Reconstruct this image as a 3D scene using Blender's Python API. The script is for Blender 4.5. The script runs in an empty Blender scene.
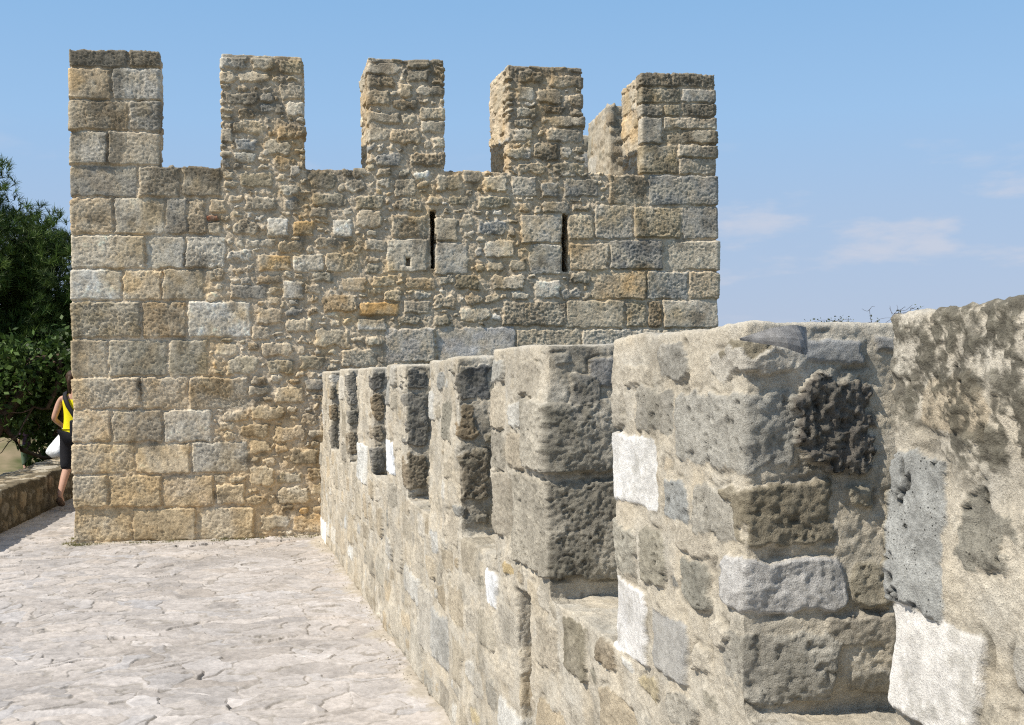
import bpy, bmesh, math, random
import numpy as np
from math import radians
from mathutils import Vector, Matrix

scene = bpy.context.scene
COL = scene.collection
RNG = np.random.default_rng(7)

# ------------------------------------------------------------------ helpers
def tag(o, label=None, cat=None, group=None, kind=None):
    if label: o["label"] = label
    if cat: o["category"] = cat
    if group: o["group"] = group
    if kind: o["kind"] = kind
    return o

def empty(name, loc=(0, 0, 0)):
    o = bpy.data.objects.new(name, None)
    COL.objects.link(o); o.location = loc
    o.empty_display_size = 0.2
    return o

def mesh_obj(name, V, F, mat, parent=None, attrs=None, normals=None, smooth=True, fsize=4):
    """V (n,3), F (m,fsize) -> one mesh object with optional point attributes"""
    V = np.asarray(V, np.float32); F = np.asarray(F, np.int32)
    me = bpy.data.meshes.new(name)
    me.vertices.add(len(V)); me.vertices.foreach_set("co", V.ravel())
    k = F.shape[1]
    me.loops.add(F.size); me.loops.foreach_set("vertex_index", F.ravel())
    me.polygons.add(len(F))
    me.polygons.foreach_set("loop_start", np.arange(0, F.size, k, dtype=np.int32))
    me.polygons.foreach_set("use_smooth", np.full(len(F), smooth, bool))
    me.update(calc_edges=True)
    if attrs:
        for nm, (tp, arr) in attrs.items():
            a = me.attributes.new(nm, tp, 'POINT')
            arr = np.asarray(arr, np.float32)
            if tp == 'FLOAT_COLOR':
                arr = np.concatenate([arr, np.ones((len(arr), 1), np.float32)], 1) if arr.shape[1] == 3 else arr
                a.data.foreach_set("color", np.ascontiguousarray(arr).ravel())
            else:
                a.data.foreach_set("value", arr.ravel())
    if normals is not None:
        me.normals_split_custom_set_from_vertices(normals)
    me.materials.append(mat)
    o = bpy.data.objects.new(name, me); COL.objects.link(o)
    if parent is not None:
        o.parent = parent
        o.location = -Vector(parent.location)
    return o

TAB = RNG.uniform(-1, 1, (64, 64, 64)).astype(np.float32)
def vnoise(P, scale, seed=0):
    rs = np.random.default_rng(1000 + seed).uniform(0, 64, 3)
    out = np.empty(len(P), np.float32)
    for a in range(0, len(P), 250000):
        Q = (P[a:a + 250000] / scale + rs).astype(np.float32)
        I = np.floor(Q).astype(np.int32); f = Q - I
        f = f * f * (3 - 2 * f); I &= 63; J = (I + 1) & 63
        x0, y0, z0 = I.T; x1, y1, z1 = J.T
        fx, fy, fz = f.T
        c00 = TAB[x0, y0, z0] * (1 - fx) + TAB[x1, y0, z0] * fx
        c10 = TAB[x0, y1, z0] * (1 - fx) + TAB[x1, y1, z0] * fx
        c01 = TAB[x0, y0, z1] * (1 - fx) + TAB[x1, y0, z1] * fx
        c11 = TAB[x0, y1, z1] * (1 - fx) + TAB[x1, y1, z1] * fx
        c0 = c00 * (1 - fy) + c10 * fy; c1 = c01 * (1 - fy) + c11 * fy
        out[a:a + 250000] = c0 * (1 - fz) + c1 * fz
    return out

def fbm(P, scale, octv=3, seed=0, gain=0.5):
    out = np.zeros(len(P), np.float32); amp = 1.0
    for i in range(octv):
        out += amp * vnoise(P, scale / (2.03 ** i), seed + 17 * i); amp *= gain
    return out

def sstep(a, b, x):
    t = np.clip((x - a) / (b - a), 0, 1); return t * t * (3 - 2 * t)

def lines(breaks, spacing):
    """grid lines through every break, spacing(x) apart"""
    b = sorted(set(round(x, 5) for x in breaks)); out = [b[0]]
    for lo, hi in zip(b[:-1], b[1:]):
        x = lo; pts = []
        while x < hi:
            x += spacing(x); pts.append(x)
        sc = (hi - lo) / (pts[-1] - lo)
        out += [lo + (p - lo) * sc for p in pts]
    return np.array(out)

def solid_surface(S, T, Z, boxes, holes=()):
    """boundary quads of a union of boxes on a rectilinear grid"""
    cs, ct, cz = [(A[:-1] + A[1:]) / 2 for A in (S, T, Z)]
    occ = np.zeros((len(cs), len(ct), len(cz)), bool)
    def sl(c, lo, hi): return slice(np.searchsorted(c, lo), np.searchsorted(c, hi))
    for (a, b, c, d, e, f) in boxes: occ[sl(cs, a, b), sl(ct, c, d), sl(cz, e, f)] = True
    for (a, b, c, d, e, f) in holes: occ[sl(cs, a, b), sl(ct, c, d), sl(cz, e, f)] = False
    nt, nz = len(T), len(Z)
    P = np.pad(occ, 1)
    quads = []; cells = []
    nid = lambda i, j, k: (i * nt + j) * nz + k
    # axis 0
    A, B = P[:-1, 1:-1, 1:-1], P[1:, 1:-1, 1:-1]
    for m, flip, off in ((A & ~B, False, -1), (B & ~A, True, 0)):
        i, j, k = np.nonzero(m)
        q = np.stack([nid(i, j, k), nid(i, j + 1, k), nid(i, j + 1, k + 1), nid(i, j, k + 1)], 1)
        quads.append(q[:, ::-1] if flip else q); cells.append(np.stack([i + off, j, k], 1))
    A, B = P[1:-1, :-1, 1:-1], P[1:-1, 1:, 1:-1]
    for m, flip, off in ((A & ~B, False, -1), (B & ~A, True, 0)):
        i, j, k = np.nonzero(m)
        q = np.stack([nid(i, j, k), nid(i, j, k + 1), nid(i + 1, j, k + 1), nid(i + 1, j, k)], 1)
        quads.append(q[:, ::-1] if flip else q); cells.append(np.stack([i, j + off, k], 1))
    A, B = P[1:-1, 1:-1, :-1], P[1:-1, 1:-1, 1:]
    for m, flip, off in ((A & ~B, False, -1), (B & ~A, True, 0)):
        i, j, k = np.nonzero(m)
        q = np.stack([nid(i, j, k), nid(i + 1, j, k), nid(i + 1, j + 1, k), nid(i, j + 1, k)], 1)
        quads.append(q[:, ::-1] if flip else q); cells.append(np.stack([i, j, k + off], 1))
    Q = np.concatenate(quads); C = np.concatenate(cells)
    used, inv = np.unique(Q, return_inverse=True)
    F = inv.reshape(Q.shape).astype(np.int32)
    i = used // (nt * nz); j = (used // nz) % nt; k = used % nz
    V = np.stack([S[i], T[j], Z[k]], 1).astype(np.float32)
    CC = np.stack([cs[C[:, 0]], ct[C[:, 1]], cz[C[:, 2]]], 1)
    return V, F, CC

def smooth_iter(V, F, n):
    E = np.concatenate([F[:, [0, 1]], F[:, [1, 2]], F[:, [2, 3]], F[:, [3, 0]]])
    E = np.unique(np.sort(E, 1), axis=0)
    a, b = E.T; N = len(V)
    deg = (np.bincount(a, minlength=N) + np.bincount(b, minlength=N)).astype(np.float32)
    for _ in range(n):
        V = np.stack([(np.bincount(a, V[b, c], N) + np.bincount(b, V[a, c], N)) / deg for c in range(3)], 1).astype(np.float32) * 0.6 + V * 0.4
    return V

def vnormals(V, F):
    n = np.cross(V[F[:, 2]] - V[F[:, 0]], V[F[:, 3]] - V[F[:, 1]])
    out = np.zeros_like(V)
    for c in range(3):
        for k in range(F.shape[1]):
            out[:, c] += np.bincount(F[:, k], n[:, c], len(V))
    return out / np.maximum(np.linalg.norm(out, axis=1, keepdims=True), 1e-12)

# ------------------------------------------------------------------ stone kinds
# base albedo (linear), relief m, roughness amplitude m, roughness scale m, edge width m, pit amount
KINDS = {
 'w': ((.47, .42, .335), .010, .0045, .030, .008, .35), 'v': ((.55, .52, .455), .011, .0045, .035, .012, .30),
 'W': ((.84, .83, .815), .005, .0008, .060, .005, .05), 'V': ((.82, .81, .785), .006, .0016, .050, .010, .08),
 'g': ((.38, .35, .295), .011, .0045, .028, .008, .50), 's': ((.25, .24, .215), .011, .0050, .026, .012, .55),
 'S': ((.34, .335, .325), .010, .0040, .040, .014, .30), 'd': ((.17, .165, .152), .014, .0060, .035, .016, .40),
 'D': ((.135, .118, .096), .018, .0130, .028, .022, 1.0), 'b': ((.42, .365, .275), .011, .0048, .032, .008, .40),
 'o': ((.425, .355, .258), .010, .0048, .030, .009, .45), 'O': ((.45, .325, .175), .012, .0050, .030, .014, .40),
 'n': ((.275, .225, .158), .012, .0075, .028, .015, .75), 'm': ((.27, .24, .178), .011, .0062, .026, .014, .65),
 'k': ((.205, .178, .135), .011, .0070, .024, .014, .75), 'r': ((.36, .12, .06), .010, .0025, .030, .010, .2),
 'p': ((.31, .29, .235), .009, .0062, .022, .014, .95), 'T': ((.36, .353, .335), .009, .0016, .045, .009, .12),
 'q': ((.345, .335, .30), .009, .0030, .022, .012, 1.5), 'h': ((.345, .328, .285), .009, .0050, .022, .012, .8), 'c': ((.41, .37, .30), .009, .0050, .022, .012, .55),
 'L': ((.46, .46, .46), .014, .0045, .022, .012, .35),
 'y': ((.43, .345, .20), .008, .0040, .03, .012, .3),
 'P': ((.235, .222, .185), .006, .0075, .030, .03, 1.2), 'G': ((.43, .395, .325), .016, .0068, .024, .016, .7),
 'B': ((.43, .38, .295), .018, .0070, .024, .016, .8),
}

class Stones:
    def __init__(self):
        self.c = []; self.h = []; self.k = []; self.gain = []; self.rc = []; self.tint = []
    def add(self, lo, hi, k, gain=1.0, rc=0.02, tint=1.0):
        lo, hi = np.array(lo), np.array(hi)
        self.c.append((lo + hi) / 2); self.h.append((hi - lo) / 2); self.k.append(k)
        self.gain.append(gain); self.rc.append(rc); self.tint.append(tint)

def darts(w, h, blocked, sizes, rng, gap=0.012, cell=0.01, tries=1):
    """random rubble: rectangles thrown into a w x h sheet, big ones first"""
    nx, ny = int(w / cell) + 1, int(h / cell) + 1
    occ = np.zeros((nx, ny), bool); out = []
    def mark(a, b, c, d, g):
        occ[max(0, int((a - g) / cell)):max(0, int(math.ceil((b + g) / cell))), max(0, int((c - g) / cell)):max(0, int(math.ceil((d + g) / cell)))] = True
    for r in blocked: mark(*r, gap * 0.5)
    for (n, w0, w1, h0, h1) in sizes:
        for _ in range(n):
            sw = rng.uniform(w0, w1); sh = min(rng.uniform(h0, h1), sw * 1.1)
            x = rng.uniform(-0.02, w - sw + 0.02); y = rng.uniform(-0.01, h - sh + 0.01)
            i0, i1, j0, j1 = max(0, int(x / cell)), int((x + sw) / cell) + 1, max(0, int(y / cell)), int((y + sh) / cell) + 1
            if occ[i0:i1, j0:j1].any(): continue
            mark(x, x + sw, y, y + sh, gap); out.append((x, x + sw, y, y + sh))
    return out

def dress(P, N, st, mortar, warp=0.010, smear=0.0, mort_amp=0.004, stain_shade=None, ochre=0.0, seed=0, detail=1.0, wscale=.085, grit=0.0, mort_off=0.0, stain_col=(.085, .075, .058), mw=.55, fw=.35):
    """stones in 3-D -> displacement along the normal, albedo and pit amount per vertex"""
    n = len(P)
    W = np.stack([fbm(P, wscale, 4, seed + 100 + 7 * c, .6) for c in range(3)], 1) * warp
    Q = P + W
    best = np.full(n, 1e3, np.float32); sid = np.full(n, -1, np.int32)
    order = np.argsort(P[:, 0], kind='stable'); xs = P[order, 0]
    C, H = np.array(st.c), np.array(st.h)
    for i in range(len(C)):
        c, h = C[i], H[i]; m = 0.03
        a, b = np.searchsorted(xs, [c[0] - h[0] - m, c[0] + h[0] + m])
        idx = order[a:b]
        q = Q[idx]
        k = (np.abs(q[:, 2] - c[2]) < h[2] + m) & (np.abs(q[:, 1] - c[1]) < h[1] + m)
        idx = idx[k]
        if not len(idx): continue
        r = min(st.rc[i], h.min() * 0.9)
        wf = .25 if st.k[i] in 'WT' else (.5 if st.k[i] in 'GB' else (1.7 if st.rc[i] > .024 and not grit else 1.0))
        e = np.abs(P[idx] + W[idx] * wf - c) - h + r
        d = np.linalg.norm(np.maximum(e, 0), axis=1) + np.minimum(e.max(1), 0) - r
        u = d < best[idx]
        best[idx[u]] = d[u]; sid[idx[u]] = i
    sid[best > 0.03] = -1
    K = np.array([[*KINDS[k][0], *KINDS[k][1:]] for k in st.k] + [[*mortar, 0, 0, .03, .01, .25]], np.float32)
    rg = np.random.default_rng(seed + 5)
    jit = np.concatenate([rg.normal(1, 0.09, len(C)) * np.array(st.tint), [1.0]]).astype(np.float32)
    hue = np.concatenate([rg.normal(0, 0.035, len(C)), [0.0]]).astype(np.float32)
    gain = np.array(st.gain + [0.0], np.float32)
    tilt = np.concatenate([rg.normal(0, 0.035, (len(C), 3)), np.zeros((1, 3))]).astype(np.float32)
    Cc = np.concatenate([C, np.zeros((1, 3))])
    k = K[sid]
    n_big = fbm(P, 0.12, 3, seed + 1); n_mid = fbm(P, 0.030, 3, seed + 2, 0.6); n_fine = fbm(P, 0.011, 2, seed + 3, 0.7)
    d = best + smear * (0.6 * fbm(P, 0.05, 3, seed + 9) + 0.35 * n_big)
    prof = sstep(0.0, 1.0, np.clip(-d / k[:, 6], 0, 1)) * (sid >= 0)
    ridge = 1 - np.abs(n_mid)
    rough = (mw * n_mid + 0.30 * ridge - 0.25 + fw * n_fine) * k[:, 4] * detail * np.concatenate([rg.uniform(.35, 1.4, len(C)), [1.0]]).astype(np.float32)[sid]
    dep = np.maximum(-d, 0)
    dome = np.minimum(dep / 0.06, 1) * 0.18 * k[:, 3]
    tl = ((P - Cc[sid]) * tilt[sid]).sum(1)
    mort = mort_amp * (0.7 * n_big + (0.6 if not grit else .3) * n_mid + 0.35 * n_fine) - mort_off
    near = np.exp(-np.abs(best) / 0.012) * (best > -0.004)
    mort = mort - 0.35 * mort_amp * near
    if grit: mort = mort * (1 - .6 * sstep(1.58, 1.64, P[:, 2]))
    if grit: rough = rough * (1 + .7 * sstep(.4, .8, N[:, 0]))
    disp = (k[:, 3] * gain[sid] + dome * gain[sid] + tl + rough) * prof + mort * (1 - 0.85 * prof)
    cmask = prof
    endboost = 1.0 * sstep(.4, .8, N[:, 0]) if grit else 0.0
    if grit:
        disp += grit * (.35 * n_mid + 1.0 * n_fine + 1.0 * vnoise(P, .0075, seed + 55)) * np.where(cmask > .5, np.minimum(k[:, 4] / .0045, 1.5), 1.0) * (1 + endboost)
    # pock holes in the pitted kinds
    pk = sstep(0.42, 0.75, fbm(P, 0.020, 2, seed + 30)) * k[:, 7] * prof
    disp -= pk * 0.010 * detail
    cm = sstep(0.1, 0.45, np.clip(-d / k[:, 6], 0, 1)) * (sid >= 0)
    sc = k[:, :3] * jit[sid][:, None]
    sc = sc * (1 + 0.22 * n_big + 0.20 * n_mid + 0.10 * n_fine)[:, None]
    sc = sc * (1 + np.stack([hue[sid], 0 * hue[sid], -1.5 * hue[sid]], 1))
    if not grit:
        gm = .70 * sstep(-.35, .6, fbm(P, .15, 3, seed + 61))[:, None]
        sc = sc * (1 - gm) + np.array([.40, .36, .285]) * (1 + .2 * n_mid + .12 * n_fine)[:, None] * gm
    if ochre:
        om = ochre * sstep(0.10, 0.75, fbm(P, 0.16, 3, seed + 21)) * sstep(0.35, 0.2, np.abs(sc[:, 0] - .42))
        sc = sc * (1 - om[:, None]) + np.array([.43, .29, .13]) * om[:, None]
    mc = np.array(mortar) * (1 + 0.16 * n_big + 0.12 * n_mid + 0.10 * n_fine)[:, None]
    col = mc * (1 - cm[:, None]) + sc * cm[:, None]
    if stain_shade is not None:
        sm = stain_shade(P, N, n_big, n_mid)
        col = col * (1 - sm[:, None]) + np.array(stain_col) * sm[:, None]
    pit = 0.22 * (1 - cm) + k[:, 7] * cm
    return disp.astype(np.float32), np.clip(col, .02, .9).astype(np.float32), pit.astype(np.float32), cm

def nearest_stone(P, st, W, wfun):
    n = len(P); best = np.full(n, 1e3, np.float32); sid = np.full(n, -1, np.int32)
    order = np.argsort(P[:, 0], kind='stable'); xs = P[order, 0]
    C, H = np.array(st.c), np.array(st.h)
    for i in range(len(C)):
        c, h = C[i], H[i]; m = 0.03
        a, b = np.searchsorted(xs, [c[0] - h[0] - m, c[0] + h[0] + m])
        idx = order[a:b]; q = P[idx]
        k = (np.abs(q[:, 2] - c[2]) < h[2] + m) & (np.abs(q[:, 1] - c[1]) < h[1] + m)
        idx = idx[k]
        if not len(idx): continue
        r = min(st.rc[i], h.min() * 0.9)
        e = np.abs(P[idx] + W[idx] * wfun(st.k[i]) - c) - h + r
        d = np.linalg.norm(np.maximum(e, 0), axis=1) + np.minimum(e.max(1), 0) - r
        u = d < best[idx]
        best[idx[u]] = d[u]; sid[idx[u]] = i
    sid[best > 0.03] = -1
    return best, sid

def dress_close(P, N, st, mortar, stain_shade, seed):
    """masonry seen from arm's length: flat-faced broken stones set in sandy mortar"""
    W = np.stack([.013 * fbm(P, .075, 2, seed + 7 * c) + .0055 * fbm(P, .020, 3, seed + 50 + 7 * c, .65) for c in range(3)], 1)
    best, sid = nearest_stone(P, st, W, lambda k: .22 if k in 'WT' else (.6 if k in 'GB' else (2.4 if k in 'DP' else (.45 if k in 'VL' else 1.0))))
    C = np.array(st.c)
    K = np.array([[*KINDS[k][0], *KINDS[k][1:]] for k in st.k] + [[*mortar, 0, 0, .03, .01, .0]], np.float32)
    k = K[sid]; rg = np.random.default_rng(seed + 5); m = len(C)
    jit = np.concatenate([rg.normal(1, .10, m), [1]]); hue = np.concatenate([rg.normal(0, .025, m), [0]])
    gain = np.array(st.gain + [0.0], np.float32)
    tilt = np.concatenate([rg.normal(0, .045, (m, 3)), np.zeros((1, 3))]).astype(np.float32)
    Cc = np.concatenate([C, np.zeros((1, 3))])
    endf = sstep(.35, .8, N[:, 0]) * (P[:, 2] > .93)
    nb = fbm(P, .16, 3, seed + 1); nm = fbm(P, .034, 3, seed + 2, .55); nf = fbm(P, .011, 2, seed + 3, .8)
    fac = np.abs(fbm(P, .07, 2, seed + 4)); crag = 1 - np.abs(vnoise(P, .026, seed + 6)) - .5 + .5 * (.5 - np.abs(vnoise(P, .013, seed + 8)))
    d = best + .0045 * fbm(P, .028, 2, seed + 9) + .011 * np.maximum(0, fbm(P, .085, 3, seed + 11) - .15)      # mortar smeared over some edges
    inside = sid >= 0
    prof = sstep(0, 1, np.clip(-d / .0075, 0, 1)) * inside
    a = k[:, 4]                                                    # roughness of the kind
    tl = np.clip(((P - Cc[sid]) * tilt[sid]).sum(1), -.009, .009)
    stone = k[:, 3] * gain[sid] + tl - .006 * fac * np.minimum(a / .0045, 1) + a * (.20 * nm + .42 * nf) + np.maximum(a - .0055, 0) * 1.25 * crag
    cell = vnoise(P, .020, seed + 30) + .5 * vnoise(P, .009, seed + 31)
    gate = sstep(-.35, .25, fbm(P, .06, 2, seed + 32))
    pk = sstep(.40, .58, cell) * gate * np.clip(k[:, 7] - .3, 0, 1) * prof
    stone = stone - .011 * pk
    top = sstep(1.56, 1.64, P[:, 2])
    mort = .0075 * nb * (1 - .5 * top) + .0032 * nm * (1 - .6 * top) + .0013 * nf + .0011 * vnoise(P, .0065, seed + 33)
    lip = np.exp(-((best - .004) / .006) ** 2) * sstep(-.1, .5, fbm(P, .05, 2, seed + 35))
    mort = mort - .0055 * lip
    sm = stain_shade(P, N, nb, nm, endf)
    sh = sstep(.25, .75, sm) * (P[:, 0] > 10)
    disp = stone * prof + mort * (1 - .8 * prof) + sh * (.0065 * crag + .002 * nf)
    cm = sstep(.15, .5, np.clip(-d / .0075, 0, 1)) * inside
    sc = k[:, :3] * (jit[sid] * (1 + .16 * nb + .15 * nm + .12 * nf))[:, None] * (1 + np.stack([hue[sid], 0 * hue[sid], -1.5 * hue[sid]], 1))
    sc = sc * (1 - .62 * pk)[:, None]
    pale = (k[:, 0] > .6) * sstep(.15, .8, fbm(P, .045, 4, seed + 60, .7) - .1) * .24
    sc = sc * (1 - pale[:, None] * np.array([1, 1.02, 1.1]))
    gr = fbm(P, .09, 3, seed + 40)[:, None]
    mc = np.array(mortar) * (1 + .10 * nb + .08 * nm + .08 * nf)[:, None] * (1 + gr * np.array([.03, .0, -.05]))
    mc = mc * (1 - .38 * lip)[:, None]
    wash = sstep(-.1, .7, fbm(P, .22, 4, seed + 70))[:, None]                     # lime and dust over stones and mortar alike
    sc = sc * (1 - .27 * wash) + np.array([.50, .455, .37]) * (1 + .10 * nm + .10 * nf)[:, None] * .27 * wash
    mc = mc * (1 - .16 * sstep(.0, .7, fbm(P, .13, 4, seed + 75)))[:, None]
    col = mc * (1 - cm[:, None]) + sc * cm[:, None]
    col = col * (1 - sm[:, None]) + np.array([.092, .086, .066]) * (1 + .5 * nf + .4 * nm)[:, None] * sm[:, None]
    return disp.astype(np.float32), np.clip(col, .02, .9).astype(np.float32), (.25 * (1 - cm) + k[:, 7] * cm).astype(np.float32)

# ------------------------------------------------------------------ materials
def new_mat(name, rough=0.9, spec=0.2):
    m = bpy.data.materials.new(name); m.use_nodes = True
    nt = m.node_tree; b = nt.nodes["Principled BSDF"]
    b.inputs["Roughness"].default_value = rough
    b.inputs["Specular IOR Level"].default_value = spec
    return m, nt, b

def stone_mat(name, fine=180.0, bump=0.5, dist=0.004, speck=0.30):
    m, nt, b = new_mat(name, 0.92, 0.15)
    N, L = nt.nodes.new, nt.links.new
    at = N("ShaderNodeAttribute"); at.attribute_name = "albedo"
    pt = N("ShaderNodeAttribute"); pt.attribute_name = "pit"
    tc = N("ShaderNodeTexCoord")
    def noise(sc, det, rg=0.6):
        n = N("ShaderNodeTexNoise"); n.inputs["Scale"].default_value = sc; n.inputs["Detail"].default_value = det
        n.inputs["Roughness"].default_value = rg; L(tc.outputs["Object"], n.inputs["Vector"]); return n
    n1 = noise(fine, 4, .7); n2 = noise(fine * .28, 5, .65)
    vo = N("ShaderNodeTexVoronoi"); vo.inputs["Scale"].default_value = fine * .42; L(tc.outputs["Object"], vo.inputs["Vector"])
    def mth(op, a, bb=None, c=None):
        x = N("ShaderNodeMath"); x.operation = op
        for i, v in enumerate((a, bb, c)):
            if v is None: continue
            if isinstance(v, (int, float)): x.inputs[i].default_value = v
            else: L(v, x.inputs[i])
        return x.outputs[0]
    s1 = mth('MULTIPLY_ADD', n1.outputs[0], 4 * speck, 1 - 2 * speck)
    s2 = mth('MULTIPLY_ADD', n2.outputs[0], 3 * speck, 1 - 1.5 * speck)
    f = mth('MULTIPLY', s1, s2)
    am = mth('MINIMUM', 1.0, mth('MULTIPLY_ADD', pt.outputs['Fac'], 2.6, .22))      # smooth stones are less speckled
    f = mth('MULTIPLY_ADD', mth('SUBTRACT', f, 1.0), am, 1.0)
    # small dark pores where the stone is pitted
    mr = N("ShaderNodeMapRange"); mr.inputs[1].default_value = 0.06; mr.inputs[2].default_value = 0.30
    mr.inputs[3].default_value = 0.45; mr.inputs[4].default_value = 1.0
    L(vo.outputs["Distance"], mr.inputs[0])
    n3 = noise(fine * .11, 3); gate = mth('GREATER_THAN', n3.outputs[0], .53)
    pa = mth('MULTIPLY', pt.outputs["Fac"], gate)
    pm = mth('SUBTRACT', 1.0, mth('MULTIPLY', pa, mth('SUBTRACT', 1.0, mr.outputs[0])))
    f = mth('MULTIPLY', f, pm)
    vm = N("ShaderNodeVectorMath"); vm.operation = 'SCALE'
    L(at.outputs["Color"], vm.inputs[0]); L(f, vm.inputs["Scale"])
    L(vm.outputs[0], b.inputs["Base Color"])
    h = mth('ADD', mth('MULTIPLY', n1.outputs[0], .9), mth('MULTIPLY', n2.outputs[0], 1.1))
    h = mth('ADD', h, mth('MULTIPLY', pm, .7))
    bp = N("ShaderNodeBump"); bp.inputs["Strength"].default_value = bump; bp.inputs["Distance"].default_value = dist
    L(h, bp.inputs["Height"]); L(bp.outputs[0], b.inputs["Normal"])
    return m

M_TOWER = stone_mat("tower_stone", 75, .7, .012, .26)
M_PARAPET = stone_mat("parapet_stone", 330, 1.0, .0042, .34)
M_LOW = stone_mat("low_wall_stone", 60, .5, .010, .25)

def plain_mat(name, col, rough=.85, scale=30, var=.25, bump=.2, spec=.2, dist=.004):
    m, nt, b = new_mat(name, rough, spec)
    N, L = nt.nodes.new, nt.links.new
    tc = N("ShaderNodeTexCoord"); n = N("ShaderNodeTexNoise"); n.inputs["Scale"].default_value = scale; n.inputs["Detail"].default_value = 4
    L(tc.outputs["Object"], n.inputs["Vector"])
    r = N("ShaderNodeValToRGB"); e = r.color_ramp.elements
    e[0].position = .3; e[1].position = .7
    e[0].color = (*[c * (1 - var) for c in col], 1); e[1].color = (*[min(1, c * (1 + var)) for c in col], 1)
    L(n.outputs[0], r.inputs[0]); L(r.outputs[0], b.inputs["Base Color"])
    bp = N("ShaderNodeBump"); bp.inputs["Strength"].default_value = bump; bp.inputs["Distance"].default_value = dist
    L(n.outputs[0], bp.inputs["Height"]); L(bp.outputs[0], b.inputs["Normal"])
    return m

def leaf_mat(name, trans=.25):
    m, nt, b = new_mat(name, .55, .25)
    N, L = nt.nodes.new, nt.links.new
    at = N("ShaderNodeAttribute"); at.attribute_name = "albedo"
    tc = N("ShaderNodeTexCoord"); n = N("ShaderNodeTexNoise"); n.inputs["Scale"].default_value = 3.0
    L(tc.outputs["Object"], n.inputs["Vector"])
    mr = N("ShaderNodeMapRange"); mr.inputs[3].default_value = .6; mr.inputs[4].default_value = 1.4; L(n.outputs[0], mr.inputs[0])
    vm = N("ShaderNodeVectorMath"); vm.operation = 'SCALE'; L(at.outputs["Color"], vm.inputs[0]); L(mr.outputs[0], vm.inputs["Scale"])
    L(vm.outputs[0], b.inputs["Base Color"])
    t = N("ShaderNodeBsdfTranslucent"); L(vm.outputs[0], t.inputs["Color"])
    mx = N("ShaderNodeMixShader"); mx.inputs[0].default_value = trans
    out = nt.nodes["Material Output"]
    L(b.outputs[0], mx.inputs[1]); L(t.outputs[0], mx.inputs[2]); L(mx.outputs[0], out.inputs["Surface"])
    return m

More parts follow.
